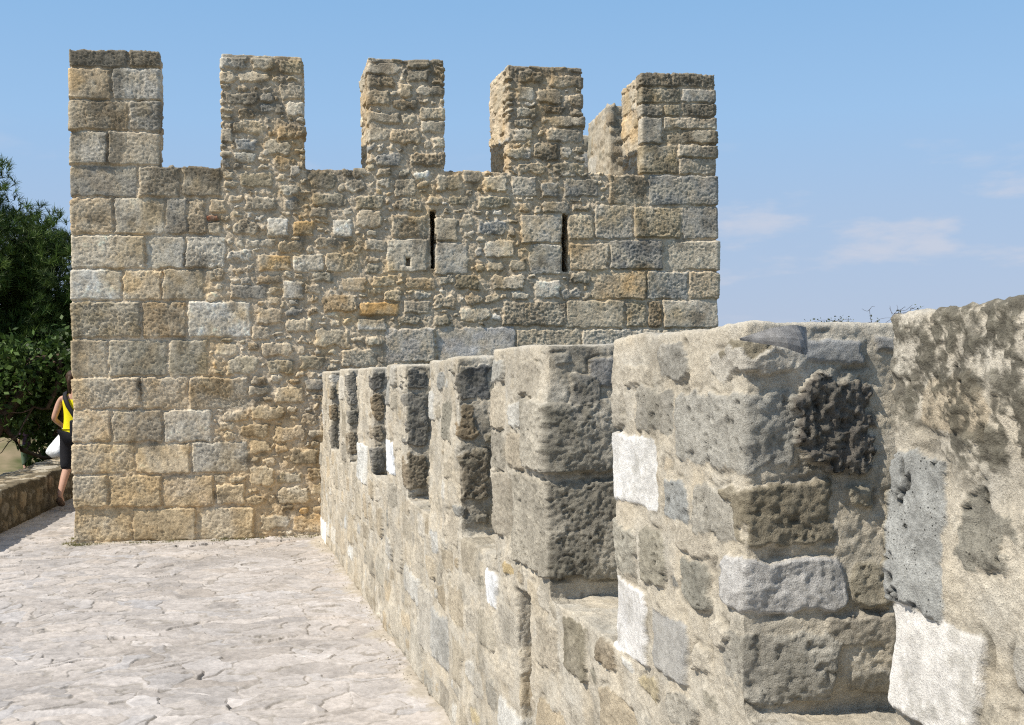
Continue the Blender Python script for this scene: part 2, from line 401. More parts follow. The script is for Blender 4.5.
# ------------------------------------------------------------------ surveyed stones (metres on each wall face)
TOWER_STONES = [(-0.019, 0.554, 4.704, 4.879, 'k'), (0.564, 0.849, 4.719, 4.894, 'k'), (-0.021, 0.384, 4.382, 4.691, 'o'), (0.401, 0.847, 4.394, 4.705, 'g'), (-0.024, 0.545, 4.079, 4.374, 'n'), (0.559, 0.844, 4.089, 4.386, 's'), (-0.026, 0.338, 3.75, 4.062, 'g'), (0.352, 0.841, 3.758, 4.072, 'g'), (-0.043, 0.629, 3.42, 3.726, 's'), (0.644, 1.046, 3.427, 3.731, 'n'), (1.056, 1.431, 3.432, 3.738, 'k'), (-0.045, 0.397, 3.052, 3.408, 'o'), (0.409, 0.884, 3.056, 3.414, 'w'), (0.894, 1.107, 3.063, 3.419, 's'), (1.114, 1.282, 3.065, 3.416, 'o'), (1.291, 1.417, 3.194, 3.255, 'r'), (1.29, 1.426, 3.061, 3.181, 'b'), (-0.048, 0.691, 2.714, 3.038, 'w'), (0.708, 1.076, 2.716, 3.04, 'w'), (1.086, 1.469, 2.724, 3.04, 'w'), (-0.051, 0.475, 2.401, 2.699, 'v'), (0.487, 0.851, 2.4, 2.7, 'w'), (0.863, 1.258, 2.399, 2.706, 'b'), (-0.054, 0.646, 2.027, 2.385, 'm'), (0.658, 1.087, 2.023, 2.384, 'n'), (1.097, 1.718, 2.027, 2.383, 'v'), (1.792, 2.129, 2.69, 2.86, 'O'), (1.883, 2.097, 3.038, 3.226, 'v'), (2.149, 2.424, 2.686, 2.846, 'v'), (1.681, 1.97, 2.926, 3.019, 'g'), (2.148, 2.351, 3.053, 3.203, 'O'), (1.514, 1.884, 2.408, 2.557, 's'), (2.03, 2.243, 2.402, 2.593, 'v'), (-0.045, 0.325, 1.653, 2.009, 'b'), (0.337, 0.903, 1.647, 2.005, 'm'), (0.915, 1.29, 1.641, 2.001, 'm'), (-0.048, 0.63, 1.331, 1.639, 'o'), (0.642, 1.09, 1.321, 1.632, 'o'), (1.104, 1.686, 1.306, 1.625, 'n'), (-0.05, 0.351, 1.003, 1.322, 'o'), (0.365, 0.845, 0.996, 1.311, 'g'), (0.859, 1.322, 0.985, 1.305, 'w'), (-0.053, 0.584, 0.69, 0.985, 'b'), (0.598, 1.113, 0.677, 0.969, 'b'), (1.128, 1.677, 0.674, 0.975, 'w'), (-0.047, 0.328, 0.366, 0.675, 'b'), (0.337, 0.836, 0.352, 0.663, 'b'), (0.847, 1.339, 0.341, 0.649, 'o'), (1.359, 1.634, 0.347, 0.553, 'w'), (-0.044, 0.549, 0.031, 0.35, 'b'), (0.561, 1.165, 0.015, 0.331, 'b'), (1.177, 1.727, 0.005, 0.318, 'b'), (5.445, 5.854, 3.411, 3.727, 'n'), (5.874, 6.68, 3.411, 3.732, 's'), (5.288, 5.701, 3.044, 3.412, 'g'), (5.715, 6.241, 3.053, 3.394, 'm'), (6.255, 6.688, 3.049, 3.4, 's'), (5.002, 5.426, 2.705, 2.995, 'o'), (5.44, 6.028, 2.714, 3.035, 'd'), (6.045, 6.688, 2.716, 3.032, 'o'), (5.232, 5.839, 2.399, 2.706, 'o'), (5.85, 6.303, 2.398, 2.702, 'g'), (6.317, 6.686, 2.4, 2.695, 'o'), (4.967, 5.594, 2.094, 2.389, 'b'), (5.605, 5.843, 2.097, 2.388, 'm'), (5.854, 6.008, 2.096, 2.388, 'n'), (6.019, 6.687, 2.093, 2.39, 'g'), (6.014, 6.696, 1.76, 2.08, 'g'), (4.423, 5.118, 1.776, 2.087, 'b'), (5.129, 6.0, 1.768, 2.082, 'g'), (4.492, 4.923, 2.989, 3.298, 'g'), (4.575, 4.919, 2.659, 2.979, 'g'), (5.001, 5.276, 3.034, 3.297, 'b'), (4.392, 4.671, 3.481, 3.695, 'g'), (4.71, 4.897, 3.485, 3.642, 'g'), (4.959, 5.328, 3.489, 3.679, 's'), (4.629, 4.909, 2.414, 2.599, 'v'), (4.283, 4.973, 2.116, 2.377, 'n'), (3.087, 3.507, 2.682, 3.029, 'w'), (3.582, 3.929, 2.662, 2.996, 'g'), (3.135, 3.508, 3.035, 3.274, 'n'), (3.592, 3.824, 3.008, 3.248, 'b'), (2.54, 2.736, 3.036, 3.223, 'v'), (2.208, 2.449, 2.68, 2.866, 'w'), (2.469, 2.805, 2.681, 2.876, 'b'), (2.857, 3.082, 2.899, 3.018, 'g'), (2.936, 3.173, 2.533, 2.652, 'w'), (2.775, 3.078, 2.082, 2.206, 'v'), (3.061, 3.577, 1.757, 2.109, 'S'), (3.589, 4.418, 1.75, 2.114, 'S'), (2.8, 3.214, 2.23, 2.378, 'O'), (3.253, 3.528, 2.258, 2.392, 'o'), (3.169, 3.393, 3.465, 3.648, 'b'), (5.814, 6.147, 4.674, 4.832, 'k'), (6.157, 6.651, 4.683, 4.842, 'k'), (5.812, 6.251, 4.502, 4.668, 'm'), (6.261, 6.649, 4.521, 4.665, 'g'), (5.81, 6.054, 4.357, 4.492, 'g'), (6.062, 6.251, 4.362, 4.498, 'm'), (6.259, 6.646, 4.37, 4.513, 'k'), (5.806, 6.045, 4.068, 4.347, 'g'), (6.056, 6.65, 4.228, 4.358, 'g'), (6.054, 6.648, 4.073, 4.224, 'k'), (5.802, 6.21, 3.734, 4.058, 'm'), (6.22, 6.651, 3.926, 4.063, 'g'), (6.217, 6.649, 3.742, 3.918, 'g')]
PARAPET_STONES = [(9.141, 9.41, -0.06, 0.14, 1.462, 1.566, 'h'), (8.974, 9.286, -0.06, 0.14, 1.264, 1.448, 'V'), (9.302, 9.489, -0.06, 0.14, 1.581, 1.67, 'c'), (9.608, 9.799, -0.06, 0.14, 1.59, 1.66, 'v'), (9.063, 9.228, -0.06, 0.14, 1.565, 1.626, 'w'), (8.981, 9.059, -0.06, 0.14, 1.453, 1.565, 'c'), (8.974, 9.148, -0.06, 0.14, 1.082, 1.21, 'p'), (9.189, 9.348, -0.06, 0.14, 1.082, 1.218, 'p'), (9.328, 9.472, -0.06, 0.14, 1.255, 1.356, 'h'), (9.494, 9.734, -0.06, 0.14, 1.245, 1.359, 'h'), (9.41, 9.605, -0.06, 0.14, 1.193, 1.26, 'c'), (9.43, 9.602, -0.06, 0.14, 1.083, 1.188, 'p'), (8.957, 9.225, -0.06, 0.14, 0.871, 1.063, 'W'), (9.262, 9.477, -0.06, 0.14, 0.886, 1.035, 'T'), (9.598, 9.678, -0.06, 0.14, 1.023, 1.074, 'v'), (9.346, 9.527, -0.06, 0.14, 0.785, 0.868, 'h'), (9.141, 9.291, -0.06, 0.14, 0.801, 0.853, 'y'), (8.845, 8.986, -0.06, 0.14, 0.8, 0.885, 'n'), (8.501, 8.756, -0.06, 0.14, 0.701, 0.871, 'm'), (9.047, 9.107, -0.06, 0.14, 0.828, 0.86, 'v'), (9.414, 9.83, -0.06, 0.12, 1.4, 1.558, 'h'), (9.652, 9.83, -0.06, 0.21, 1.109, 1.223, 'L'), (9.637, 9.817, 0.113, 0.279, 1.393, 1.587, 'D'), (9.637, 9.817, 0.115, 0.267, 1.61, 1.679, 'T'), (9.637, 9.817, 0.275, 0.367, 1.628, 1.684, 'T'), (9.637, 9.817, 0.153, 0.332, 1.037, 1.109, 'c'), (9.637, 9.817, -0.012, 0.195, 0.925, 1.078, 'h'), (9.637, 9.817, 0.217, 0.324, 1.118, 1.211, 'm'), (10.273, 10.431, -0.06, 0.14, 1.232, 1.472, 'q'), (10.275, 10.509, -0.06, 0.14, 1.059, 1.236, 'V'), (10.473, 10.581, -0.06, 0.14, 1.334, 1.448, 'P'), (10.606, 10.73, -0.06, 0.14, 1.309, 1.511, 'h'), (7.568, 7.775, -0.06, 0.14, 1.57, 1.665, 'h'), (7.99, 8.272, -0.06, 0.14, 1.525, 1.65, 'c'), (7.885, 8.052, -0.06, 0.14, 1.416, 1.508, 'v'), (7.561, 7.828, -0.06, 0.14, 1.405, 1.559, 'c'), (7.585, 7.805, -0.06, 0.14, 1.247, 1.394, 'h'), (7.835, 8.072, -0.06, 0.14, 1.267, 1.405, 'c'), (7.623, 7.883, -0.06, 0.14, 1.01, 1.241, 'c'), (8.101, 8.45, -0.06, 0.45, 1.287, 1.52, 'G'), (7.908, 8.45, -0.06, 0.47, 0.946, 1.263, 'B'), (8.24, 8.42, 0.137, 0.229, 1.557, 1.658, 'S'), (6.828, 7.008, 0.003, 0.138, 1.501, 1.646, 'd'), (6.828, 7.008, 0.001, 0.077, 1.321, 1.488, 'n'), (6.828, 7.008, 0.007, 0.142, 1.056, 1.276, 'n'), (5.396, 5.576, 0.001, 0.125, 1.528, 1.641, 'd'), (5.396, 5.576, 0.001, 0.123, 1.203, 1.517, 's'), (5.396, 5.576, -0.005, 0.119, 0.968, 1.175, 'n'), (4.02, 4.2, -0.001, 0.08, 1.51, 1.639, 'd'), (4.02, 4.2, -0.003, 0.078, 1.314, 1.497, 'n'), (4.02, 4.2, -0.005, 0.076, 1.179, 1.281, 'n'), (4.02, 4.2, -0.007, 0.074, 0.943, 1.132, 'd'), (2.563, 2.743, -0.002, 0.072, 1.385, 1.649, 'd'), (2.563, 2.743, -0.004, 0.07, 1.225, 1.345, 'd'), (2.563, 2.743, -0.007, 0.067, 0.986, 1.169, 'n'), (1.115, 1.295, -0.002, 0.062, 1.4, 1.539, 'n'), (1.115, 1.295, -0.004, 0.06, 1.216, 1.354, 'n'), (1.115, 1.295, -0.007, 0.057, 0.849, 1.18, 's'), (4.682, 5.118, -0.06, 0.14, 1.011, 1.219, 'W'), (3.232, 3.873, -0.06, 0.14, 0.846, 1.13, 'v'), (5.037, 5.269, -0.06, 0.14, 1.55, 1.662, 'v'), (7.453, 7.653, -0.06, 0.14, 0.71, 0.842, 'V'), (5.916, 6.291, -0.06, 0.14, 0.21, 0.519, 'v'), (6.312, 6.666, -0.06, 0.14, 0.227, 0.482, 'v'), (5.362, 5.929, -0.06, 0.14, 0.398, 0.536, 'v'), (7.248, 7.396, -0.06, 0.14, 0.284, 0.399, 'v'), (5.615, 5.996, -0.06, 0.14, 0.01, 0.28, 'w'), (0.004, 0.664, -0.06, 0.14, -0.057, 0.205, 'V'), (7.143, 7.352, -0.06, 0.14, 0.154, 0.216, 'y'), (7.752, 7.942, -0.06, 0.14, 0.878, 0.936, 'y'), (6.198, 6.388, -0.06, 0.14, 1.388, 1.536, 'v')]

# ------------------------------------------------------------------ frames
class Frame:
    def __init__(self, o, x, y): self.o, self.x, self.y = np.array(o), np.array(x), np.array(y)
    def world(self, P):
        return (self.o + P[:, :1] * self.x + P[:, 1:2] * self.y + P[:, 2:3] * np.array([0, 0, 1.])).astype(np.float32)
    def turn(self, P):
        return (P[:, :1] * self.x + P[:, 1:2] * self.y + P[:, 2:3] * np.array([0, 0, 1.])).astype(np.float32)

FT = Frame((-4.3149, 11.2886, 0), (.985856, .167595, 0), (-.167595, .985856, 0))      # tower: along the face, into it
FP = Frame((-1.98597, 11.77838, 0), (.251095, -.967962, 0), (.967962, .251095, 0))   # parapet: towards the viewer, outwards
LD = np.array((-.1724, .98503, 0)); LD /= np.linalg.norm(LD)
FL = Frame((-5.437, 12.179, 0), LD, (-LD[1], LD[0], 0))                                # low wall: away, outwards

def emit(fr, V, F, part, names, mat, parent, col, pit):
    """cut one continuous surface into its parts (shared edge normals kept)"""
    nr = fr.turn(vnormals(V, F)); X = fr.world(V)
    objs = []
    for pid, nm in enumerate(names):
        f = F[part == pid]
        if not len(f): continue
        u, inv = np.unique(f, return_inverse=True)
        o = mesh_obj(nm, X[u], inv.reshape(f.shape), mat, parent, {"albedo": ('FLOAT_COLOR', col[u]), "pit": ('FLOAT', pit[u])}, normals=nr[u])
        objs.append(o)
    return objs

# ================================================================== TOWER
TW, TD, TSILL, TTH = 6.64, 6.2, 3.735, 0.80
T_MER = [(0.0, .84, 4.872), (1.45, 2.25, 4.876), (2.92, 3.69, 4.889), (4.37, 5.165, 4.862), (5.82, 6.64, 4.832)]
SLITS = [(3.537, 3.597, 2.722, 3.325), (4.935, 4.988, 2.695, 3.300)]
tower = tag(empty("stone_tower", (float(FT.world(np.array([[3.3, .4, 0]]))[0][0]), float(FT.world(np.array([[3.3, .4, 0]]))[0][1]), 0)),
            "square crenellated stone tower with five front merlons and two narrow arrow slits", "tower")

def build_tower():
    rng = np.random.default_rng(11)
    brS = [0, TW] + [x for m in T_MER for x in m[:2]] + [x for s in SLITS for x in s[:2]] + [3.268, 3.336]
    S = lines(brS, lambda x: .0092)
    T = lines([0, .05, .10, .30, TTH], lambda x: .012 if x < .1 else .028)
    Z = lines([-7, -.15, TSILL, 2.738, 2.848] + [m[2] for m in T_MER] + [z for s in SLITS for z in s[2:]], lambda z: .8 if z < -.2 else .0092)
    boxes = [(0, TW, 0, TTH, -7, TSILL)] + [(a, b, 0, .30 if a == 0 else TTH, TSILL, h) for a, b, h in T_MER]
    holes = [(a, b, 0, TTH, c, d) for a, b, c, d in SLITS] + [(3.268, 3.336, 0, .10, 2.738, 2.848)]
    V, F, CC = solid_surface(S, T, Z, boxes, holes)
    part = np.zeros(len(F), np.int32)
    for i, (a, b, h) in enumerate(T_MER):
        part[(CC[:, 2] > TSILL) & (CC[:, 0] > a) & (CC[:, 0] < b)] = i + 1
    for a, b, sk in ((2.92, 3.69, .055), (4.37, 5.165, .085)):          # these two stand a little skew
        m = (V[:, 2] > TSILL + 1e-4) & (V[:, 0] > a - 1e-3) & (V[:, 0] < b + 1e-3)
        V[m, 0] -= sk * V[m, 1] / TTH * (1 - (V[m, 0] - a) / (b - a))
    V0 = V.copy()
    V2 = smooth_iter(V, F, 2); V8 = smooth_iter(V2, F, 9)
    w = np.clip(.30 + .8 * fbm(V, .25, 2, 3), 0, 1)
    # the rubble merlons in the middle have rounder arrises than the ashlar corners
    mid = ((V[:, 0] > 1.3) & (V[:, 0] < 5.3) & (V[:, 2] > TSILL + .02)).astype(np.float32)
    w = np.clip(w + .3 * mid, 0, 1)[:, None]
    V = V2 * (1 - w) + V8 * w
    Nn = vnormals(V, F)
    big = np.stack([fbm(V0, .35, 2, 60 + 3 * c) for c in range(3)], 1) * np.array([.007, .007, .005])
    V = V + big * (1 + .3 * mid[:, None])
    st = Stones()
    man = []
    for (a, b, c, d, k) in TOWER_STONES:
        a2, b2 = a, b
        edge_l = any(abs(a - m[0]) < .06 for m in T_MER) and c > TSILL - .05
        edge_r = any(abs(b - m[1]) < .06 for m in T_MER) and c > TSILL - .05
        t1 = .16
        if a < .03: a2 = -.06; t1 = .45 if rng.random() < .5 else .22
        if b > TW - .06: b2 = TW + .06; t1 = .45 if rng.random() < .5 else .22
        if edge_l: a2 = a - .06
        if edge_r: b2 = b + .06
        if c < TSILL + .1 and c > TSILL - .02: c = TSILL + .006
        st.add((a2 + .001, -.06, c + .001), (b2 - .001, t1, d - .001), k, 1.25, .014)
        man.append((a, b, c, d))
    # rubble between
    def bag(z, u):
        warm = .35 + .3 * (z < 1.6)
        p = dict(b=.28, o=.12 + .18 * warm, O=.01 + .04 * (z < 1.8), n=.12, m=.13, g=.16, w=.08, s=.05 + .06 * (z > 3), v=.02, k=.03 + .06 * (z > 3.3))
        ks = list(p); pr = np.array([p[q] for q in ks]); return rng.choice(ks, p=pr / pr.sum())
    blk = [(a, b, c, d) for a, b, c, d in man] + [(a - .02, b + .02, c, d) for a, b, c, d in SLITS]
    for (x0, x1, z0, z1) in [(0, TW, 0.0, TSILL + .02)]:
        for (a, b, c, d) in darts(x1 - x0, z1 - z0, [(p - x0, q - x0, r - z0, s - z0) for p, q, r, s in blk],
                                  [(1800, .24, .38, .12, .19), (5000, .14, .26, .08, .15), (14000, .08, .17, .06, .11), (30000, .04, .10, .03, .07)], rng, .008, .006):
            k = bag(c + z0, a)
            st.add((a + x0, -.06, c + z0), (b + x0, .14, d + z0), k, rng.uniform(.8, 1.9), rng.uniform(.022, .05))
    for i, (a, b, h) in enumerate(T_MER):
        if 0 < i < 4:
            for (p, q, r, s) in darts(b - a, h - TSILL, [], [(300, .2, .34, .1, .17), (1500, .12, .24, .08, .15), (8000, .04, .14, .035, .09)], rng, .008, .006):
                el, er = p < .05, q > b - a - .05
                st.add((a + p - .05 * el, -.06, TSILL + r), (a + q + .05 * er, .2 if (el or er) else .13, TSILL + s), rng.choice(list('bonmgskmwbg')), rng.uniform(.9, 1.8), rng.uniform(.02, .05))
        for side, x in ((-1, a), (1, b)):
            for (p, q, r, s) in darts(TTH - .2, h - TSILL, [], [(60, .3, .45, .2, .3), (600, .14, .3, .1, .2), (2000, .06, .14, .05, .1)], rng, .012):
                st.add((x - .07, .2 + p, TSILL + r), (x + .07, .2 + q, TSILL + s), rng.choice(list('wbgvboww')), rng.uniform(.7, 1.2), .03)
    for x in (0, TW):     # the ends of the front wall
        for (p, q, r, s) in darts(TTH - .2, TSILL, [], [(200, .3, .5, .22, .32), (2000, .14, .3, .1, .2)], rng, .012):
            st.add((x - .07, .22 + p, r), (x + .07, .22 + q, s), rng.choice(list('wbgvbo')), 1.0, .02)
    def stain_shade(P, N, nb, nm):
        top = sstep(3.2, 4.9, P[:, 2]) * .5
        cap = np.zeros(len(P), np.float32)
        for a, b, h in T_MER:
            cap += .6 * sstep(.16, .02, np.abs(P[:, 2] - h + .02)) * ((P[:, 0] > a - .05) & (P[:, 0] < b + .05))
        for (a, b) in zip([m[1] for m in T_MER[:-1]], [m[0] for m in T_MER[1:]]):
            cap += .7 * sstep(.28, .02, TSILL - P[:, 2]) * ((P[:, 0] > a) & (P[:, 0] < b) & (P[:, 2] < TSILL + .05))
        f = sstep(.15, .9, fbm(P, .20, 3, 301) + .35 * nm + top * 1.25 + cap * .55 - .12)
        side = (N[:, 0] < -.5)
        return np.clip(f * (.62 + .0 * nm), 0, .75) * np.where(side, .25, 1.0)
    disp, col, pit, cm = dress(V, Nn, st, (.44, .375, .285), warp=.013, wscale=.07, smear=.003, mort_amp=.011, stain_shade=stain_shade, ochre=.15, seed=40, detail=1.15, mort_off=.005, mw=.42, fw=.62)
    zone = sstep(2.0, .9, V[:, 2]) * sstep(.2, 1.2, V[:, 0]) * sstep(2.6, 1.9, V[:, 0])
    rust = .62 * sstep(.12, .82, fbm(V, .34, 4, 611) + .55 * zone)[:, None]
    col = col * (1 - rust * np.array([.03, .17, .40]))
    col = np.clip(col * 1.29 * np.array([1.01, .99, .955]), .02, .72)
    for a, b, h in T_MER[1:4]:
        m = (V[:, 0] > a - .1) & (V[:, 0] < b + .1) & (V[:, 2] > h - .04)
        disp[m] *= .35
    V = V + Nn * disp[:, None]
    o = emit(FT, V, F, part, ["wall"] + ["merlon"] * 5, M_TOWER, tower, col, pit)
    # ---- the rest of the square: side and back walls with their own merlons
    S = lines([0, TTH, TW - TTH, TW], lambda x: .022 if x > 5 else .08)
    brk = [.78, 1.45, 2.55, 3.2, 4.0, 4.65, 5.4, TD]
    T = lines(brk + [TD - TTH], lambda x: .024 if x < 3 else .05)
    Z = lines([-7, 0, 2.9, TSILL, 4.83], lambda z: .9 if z < 0 else .022)
    bx = [(0, TTH, .78, TD, -7, TSILL), (TW - TTH, TW, .78, TD, -7, TSILL), (0, TW, TD - TTH, TD, -7, TSILL), (TTH, TW - TTH, .78, TD - TTH, 2.4, 2.9)]
    mer = []
    for a, b in ((1.45, 2.55), (3.2, 4.0), (4.65, 5.4)):
        mer += [(TW - TTH, TW, a, b, TSILL, 4.83)]
    V, F, CC = solid_surface(S, T, Z, bx + mer)
    part = np.zeros(len(F), np.int32)
    for i, m in enumerate(mer):
        part[(CC[:, 2] > TSILL) & (CC[:, 0] > m[0]) & (CC[:, 0] < m[1]) & (CC[:, 1] > m[2]) & (CC[:, 1] < m[3])] = i + 1
    V = smooth_iter(V, F, 1); Nn = vnormals(V, F)
    V = V + np.stack([fbm(V, .4, 2, 80 + 3 * c) for c in range(3)], 1) * .009
    st = Stones()
    for x in (0, TTH, TW - TTH, TW):
        for (p, q, r, s) in darts(TD - .8, 4.83, [], [(700, .3, .6, .22, .33), (2500, .15, .3, .1, .22), (5000, .08, .16, .06, .1)], rng, .015):
            st.add((x - .08, .8 + p, r), (x + .08, .8 + q, s), rng.choice(list('wbgobwvm')), 1.1, .03)
    for i, m in enumerate(mer):
        for (p, q, r, s) in darts(TTH, 1.09, [], [(100, .2, .4, .15, .25), (700, .1, .2, .08, .14)], rng, .015):
            st.add((m[0] + p, m[2] - .07, TSILL + r), (m[0] + q, m[2] + .07, TSILL + s), rng.choice(list('bgomnk')), 1.2, .03)
    disp, col, pit, cm = dress(V, Nn, st, (.42, .37, .285), warp=.015, mort_amp=.012, ochre=.3, seed=90)
    V = V + Nn * disp[:, None]
    emit(FT, V, F, part, ["rear_wall"] + ["merlon"] * len(mer), M_TOWER, tower, col, pit)

# ================================================================== PARAPET
P_MER = [(.42, 1.235, 1.665), (1.94, 2.683, 1.675), (3.30, 4.14, 1.672), (4.75, 5.516, 1.675), (6.23, 6.948, 1.685), (7.59, 8.36, 1.705),
         (8.982, 9.757, 1.703), (10.285, 11.07, 1.690), (11.68, 12.44, 1.69)]
P_SILL = [.95, .95, .94, .94, .915, .905, .885, .90, .925, .93]
PT = 0.50
parapet = tag(empty("parapet_wall", (-.7, 6.8, 0)), "low crenellated parapet of mortared rubble with square merlons along the right of the walkway", "parapet", kind="thing")

def build_parapet():
    rng = np.random.default_rng(23)
    cam_d = lambda s: max(1.35, 11.8 - .968 * s)
    S = lines([-.3, 13.2, 10.75] + [x for m in P_MER for x in m[:2]] + [7.96, 8.13], lambda s: .04 if s > 10.75 else float(np.clip((.0024 if (s > 7 and min(abs(s - q) for m in P_MER for q in m[:2]) < .06) else .0036) * cam_d(s) / 1.6, .0032, .03)))
    T = lines([0, .09, .40, PT], lambda t: .0046 if t < .395 else .03)
    Z = lines([-7, -.06, .5, .87, .97] + P_SILL + [m[2] for m in P_MER], lambda z: .9 if z < -.1 else (.010 if z < .5 else .0040))
    boxes = [(-.3, 13.2, 0, PT, -7, .87)]
    ed = [-.3] + [x for m in P_MER for x in m[:2]] + [13.2]
    for i in range(len(P_SILL)):
        boxes.append((ed[2 * i] - .35 * (i > 0), ed[2 * i + 1] + .35 * (i < 9), 0, PT, .8, P_SILL[i]))
    boxes += [(a, b, 0, PT, .8, h) for a, b, h in P_MER]
    boxes += [(a, b, 0, PT, .8, .97) for a, b, h in P_MER]
    holes = [(7.96, 8.13, 0, .085, .34, .86)]
    V, F, CC = solid_surface(S, T, Z, boxes, holes)
    keep = CC[:, 2] > -6.9
    part = np.zeros(len(F), np.int32)
    for i, (a, b, h) in enumerate(P_MER):
        part[(CC[:, 2] > .97) & (CC[:, 0] > a) & (CC[:, 0] < b)] = i + 1
    shear = np.zeros(len(V), np.float32)                      # the crenels narrow outwards
    for a, b, h in P_MER:
        for x, sg in ((b, 1), (a, -1)):
            m = (V[:, 2] > .90) & (np.abs(V[:, 0] - x) < .25)
            lift = sstep(.90, .99, V[m, 2])
            shear[m] = sg * .15 * V[m, 1] * (1 - np.abs(V[m, 0] - x) / .25) * lift
    V[:, 0] += shear
    V0 = V.copy()
    Va = smooth_iter(V, F, 3); Vb = smooth_iter(Va, F, 30)
    bend = np.linalg.norm(Vb - Va, axis=1)
    w = np.clip(.30 + .9 * fbm(V, .16, 2, 5), 0.0, 1)
    w = np.maximum(w, sstep(1.58, 1.68, V0[:, 2]))[:, None]
    V = Va * (1 - w) + Vb * w
    Nn = vnormals(V, F)
    amp = np.array([.012, .010, .008])
    V = V + np.stack([fbm(V0, .30, 3, 160 + 3 * c) for c in range(3)], 1) * amp
    chip = sstep(.003, .010, bend) * np.maximum(0, fbm(V0, .055, 3, 170, .6) + .10) * (V0[:, 2] < 1.6)
    V = V - Nn * (.020 * chip)[:, None]
    # the outer skin is out of sight from the walk: left plain
    st = Stones(); man = []; manE = {}
    for (s0, s1, t0, t1, z0, z1, k) in PARAPET_STONES:
        if s1 - s0 < .2 and t0 > -.055:
            pass
        rc = .006 if k == 'W' else (.012 if k in 'TGBS' else .03)
        if k == 'P': rc = .06
        st.add((s0, t0, z0), (s1, t1, z1), k, 1.0 if k != 'P' else .6, rc)
        man.append((s0, s1, z0, z1))
    def bag(near): return rng.choice(list('cbhbwcpvcbwv' if near else 'wbvcwbwhbwvw'))
    for (a, b, c, d) in darts(13.2, 1.62, [m for m in man], [(250, .24, .42, .14, .24), (2500, .16, .30, .10, .2), (7000, .09, .2, .07, .13), (14000, .04, .1, .035, .08)], rng, .018):
        inside = any(a > m[0] - .03 and b < m[1] + .03 for m in P_MER)
        if c > .9 and not inside: continue
        if d > .93 and not inside: d = .9
        if d - c < .03: continue
        el = any(abs(b - m[1]) < .06 for m in P_MER) and c > .9
        es = any(abs(a - m[0]) < .06 for m in P_MER) and c > .9
        st.add((a - .05 * es, -.06, c), (b + .05 * el, .26 if el else .12, d), bag(a > 6), rng.uniform(.25, .75), rng.uniform(.015, .05))
    for i, (a, b, h) in enumerate(P_MER):
        for x, sgn in ((b, 1), (a, -1)):
            blk = []
            if i == 6 and sgn > 0: blk = [(m[2], m[3], m[4] - .95, m[5] - .95) for m in PARAPET_STONES if abs(m[1] - 9.817) < .005]
            if i == 6 and sgn > 0: blk += [(0, m[3], m[4] - .95, m[5] - .95) for m in PARAPET_STONES if abs(m[1] - 9.83) < .005 and m[2] < 0]
            if i == 5 and sgn > 0: blk = [(0, .5, .03, .53), (.2, .4, .5, .7)]
            if i < 5 and sgn > 0: blk = [(m[2], m[3], m[4] - .95, m[5] - .95) for m in PARAPET_STONES if abs(m[1] - x - .06) < .01]
            for (p, q, r, s) in darts(PT, h - .97, blk, [(60, .2, .36, .12, .22), (500, .1, .24, .08, .16), (2500, .05, .12, .04, .09)], rng, .022):
                st.add((x - .12, p, .95 + r), (x + .06, q, .95 + s), rng.choice(list('mmchchsmhc')), rng.uniform(.8, 1.7), rng.uniform(.008, .022))
    def stain_shade(P, N, nb, nm, endf):  # weathering and lichen, plus grazing-sun shade tinted onto the merlon end faces
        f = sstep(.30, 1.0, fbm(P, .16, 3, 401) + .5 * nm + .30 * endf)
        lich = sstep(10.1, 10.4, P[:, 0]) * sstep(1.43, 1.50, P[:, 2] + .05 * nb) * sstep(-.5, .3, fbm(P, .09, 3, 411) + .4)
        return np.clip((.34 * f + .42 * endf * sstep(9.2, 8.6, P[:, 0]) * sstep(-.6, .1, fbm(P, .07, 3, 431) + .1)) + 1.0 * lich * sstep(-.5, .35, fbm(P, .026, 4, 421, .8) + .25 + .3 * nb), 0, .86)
    U = V.copy(); U[:, 0] -= shear
    disp, col, pit = dress_close(U, Nn, st, (.525, .475, .385), stain_shade, 140)
    V = V + Nn * disp[:, None]
    F, part = F[keep], part[keep]
    emit(FP, V, F, part, ["wall"] + ["merlon"] * len(P_MER), M_PARAPET, parapet, col, pit)

build_tower()
build_parapet()
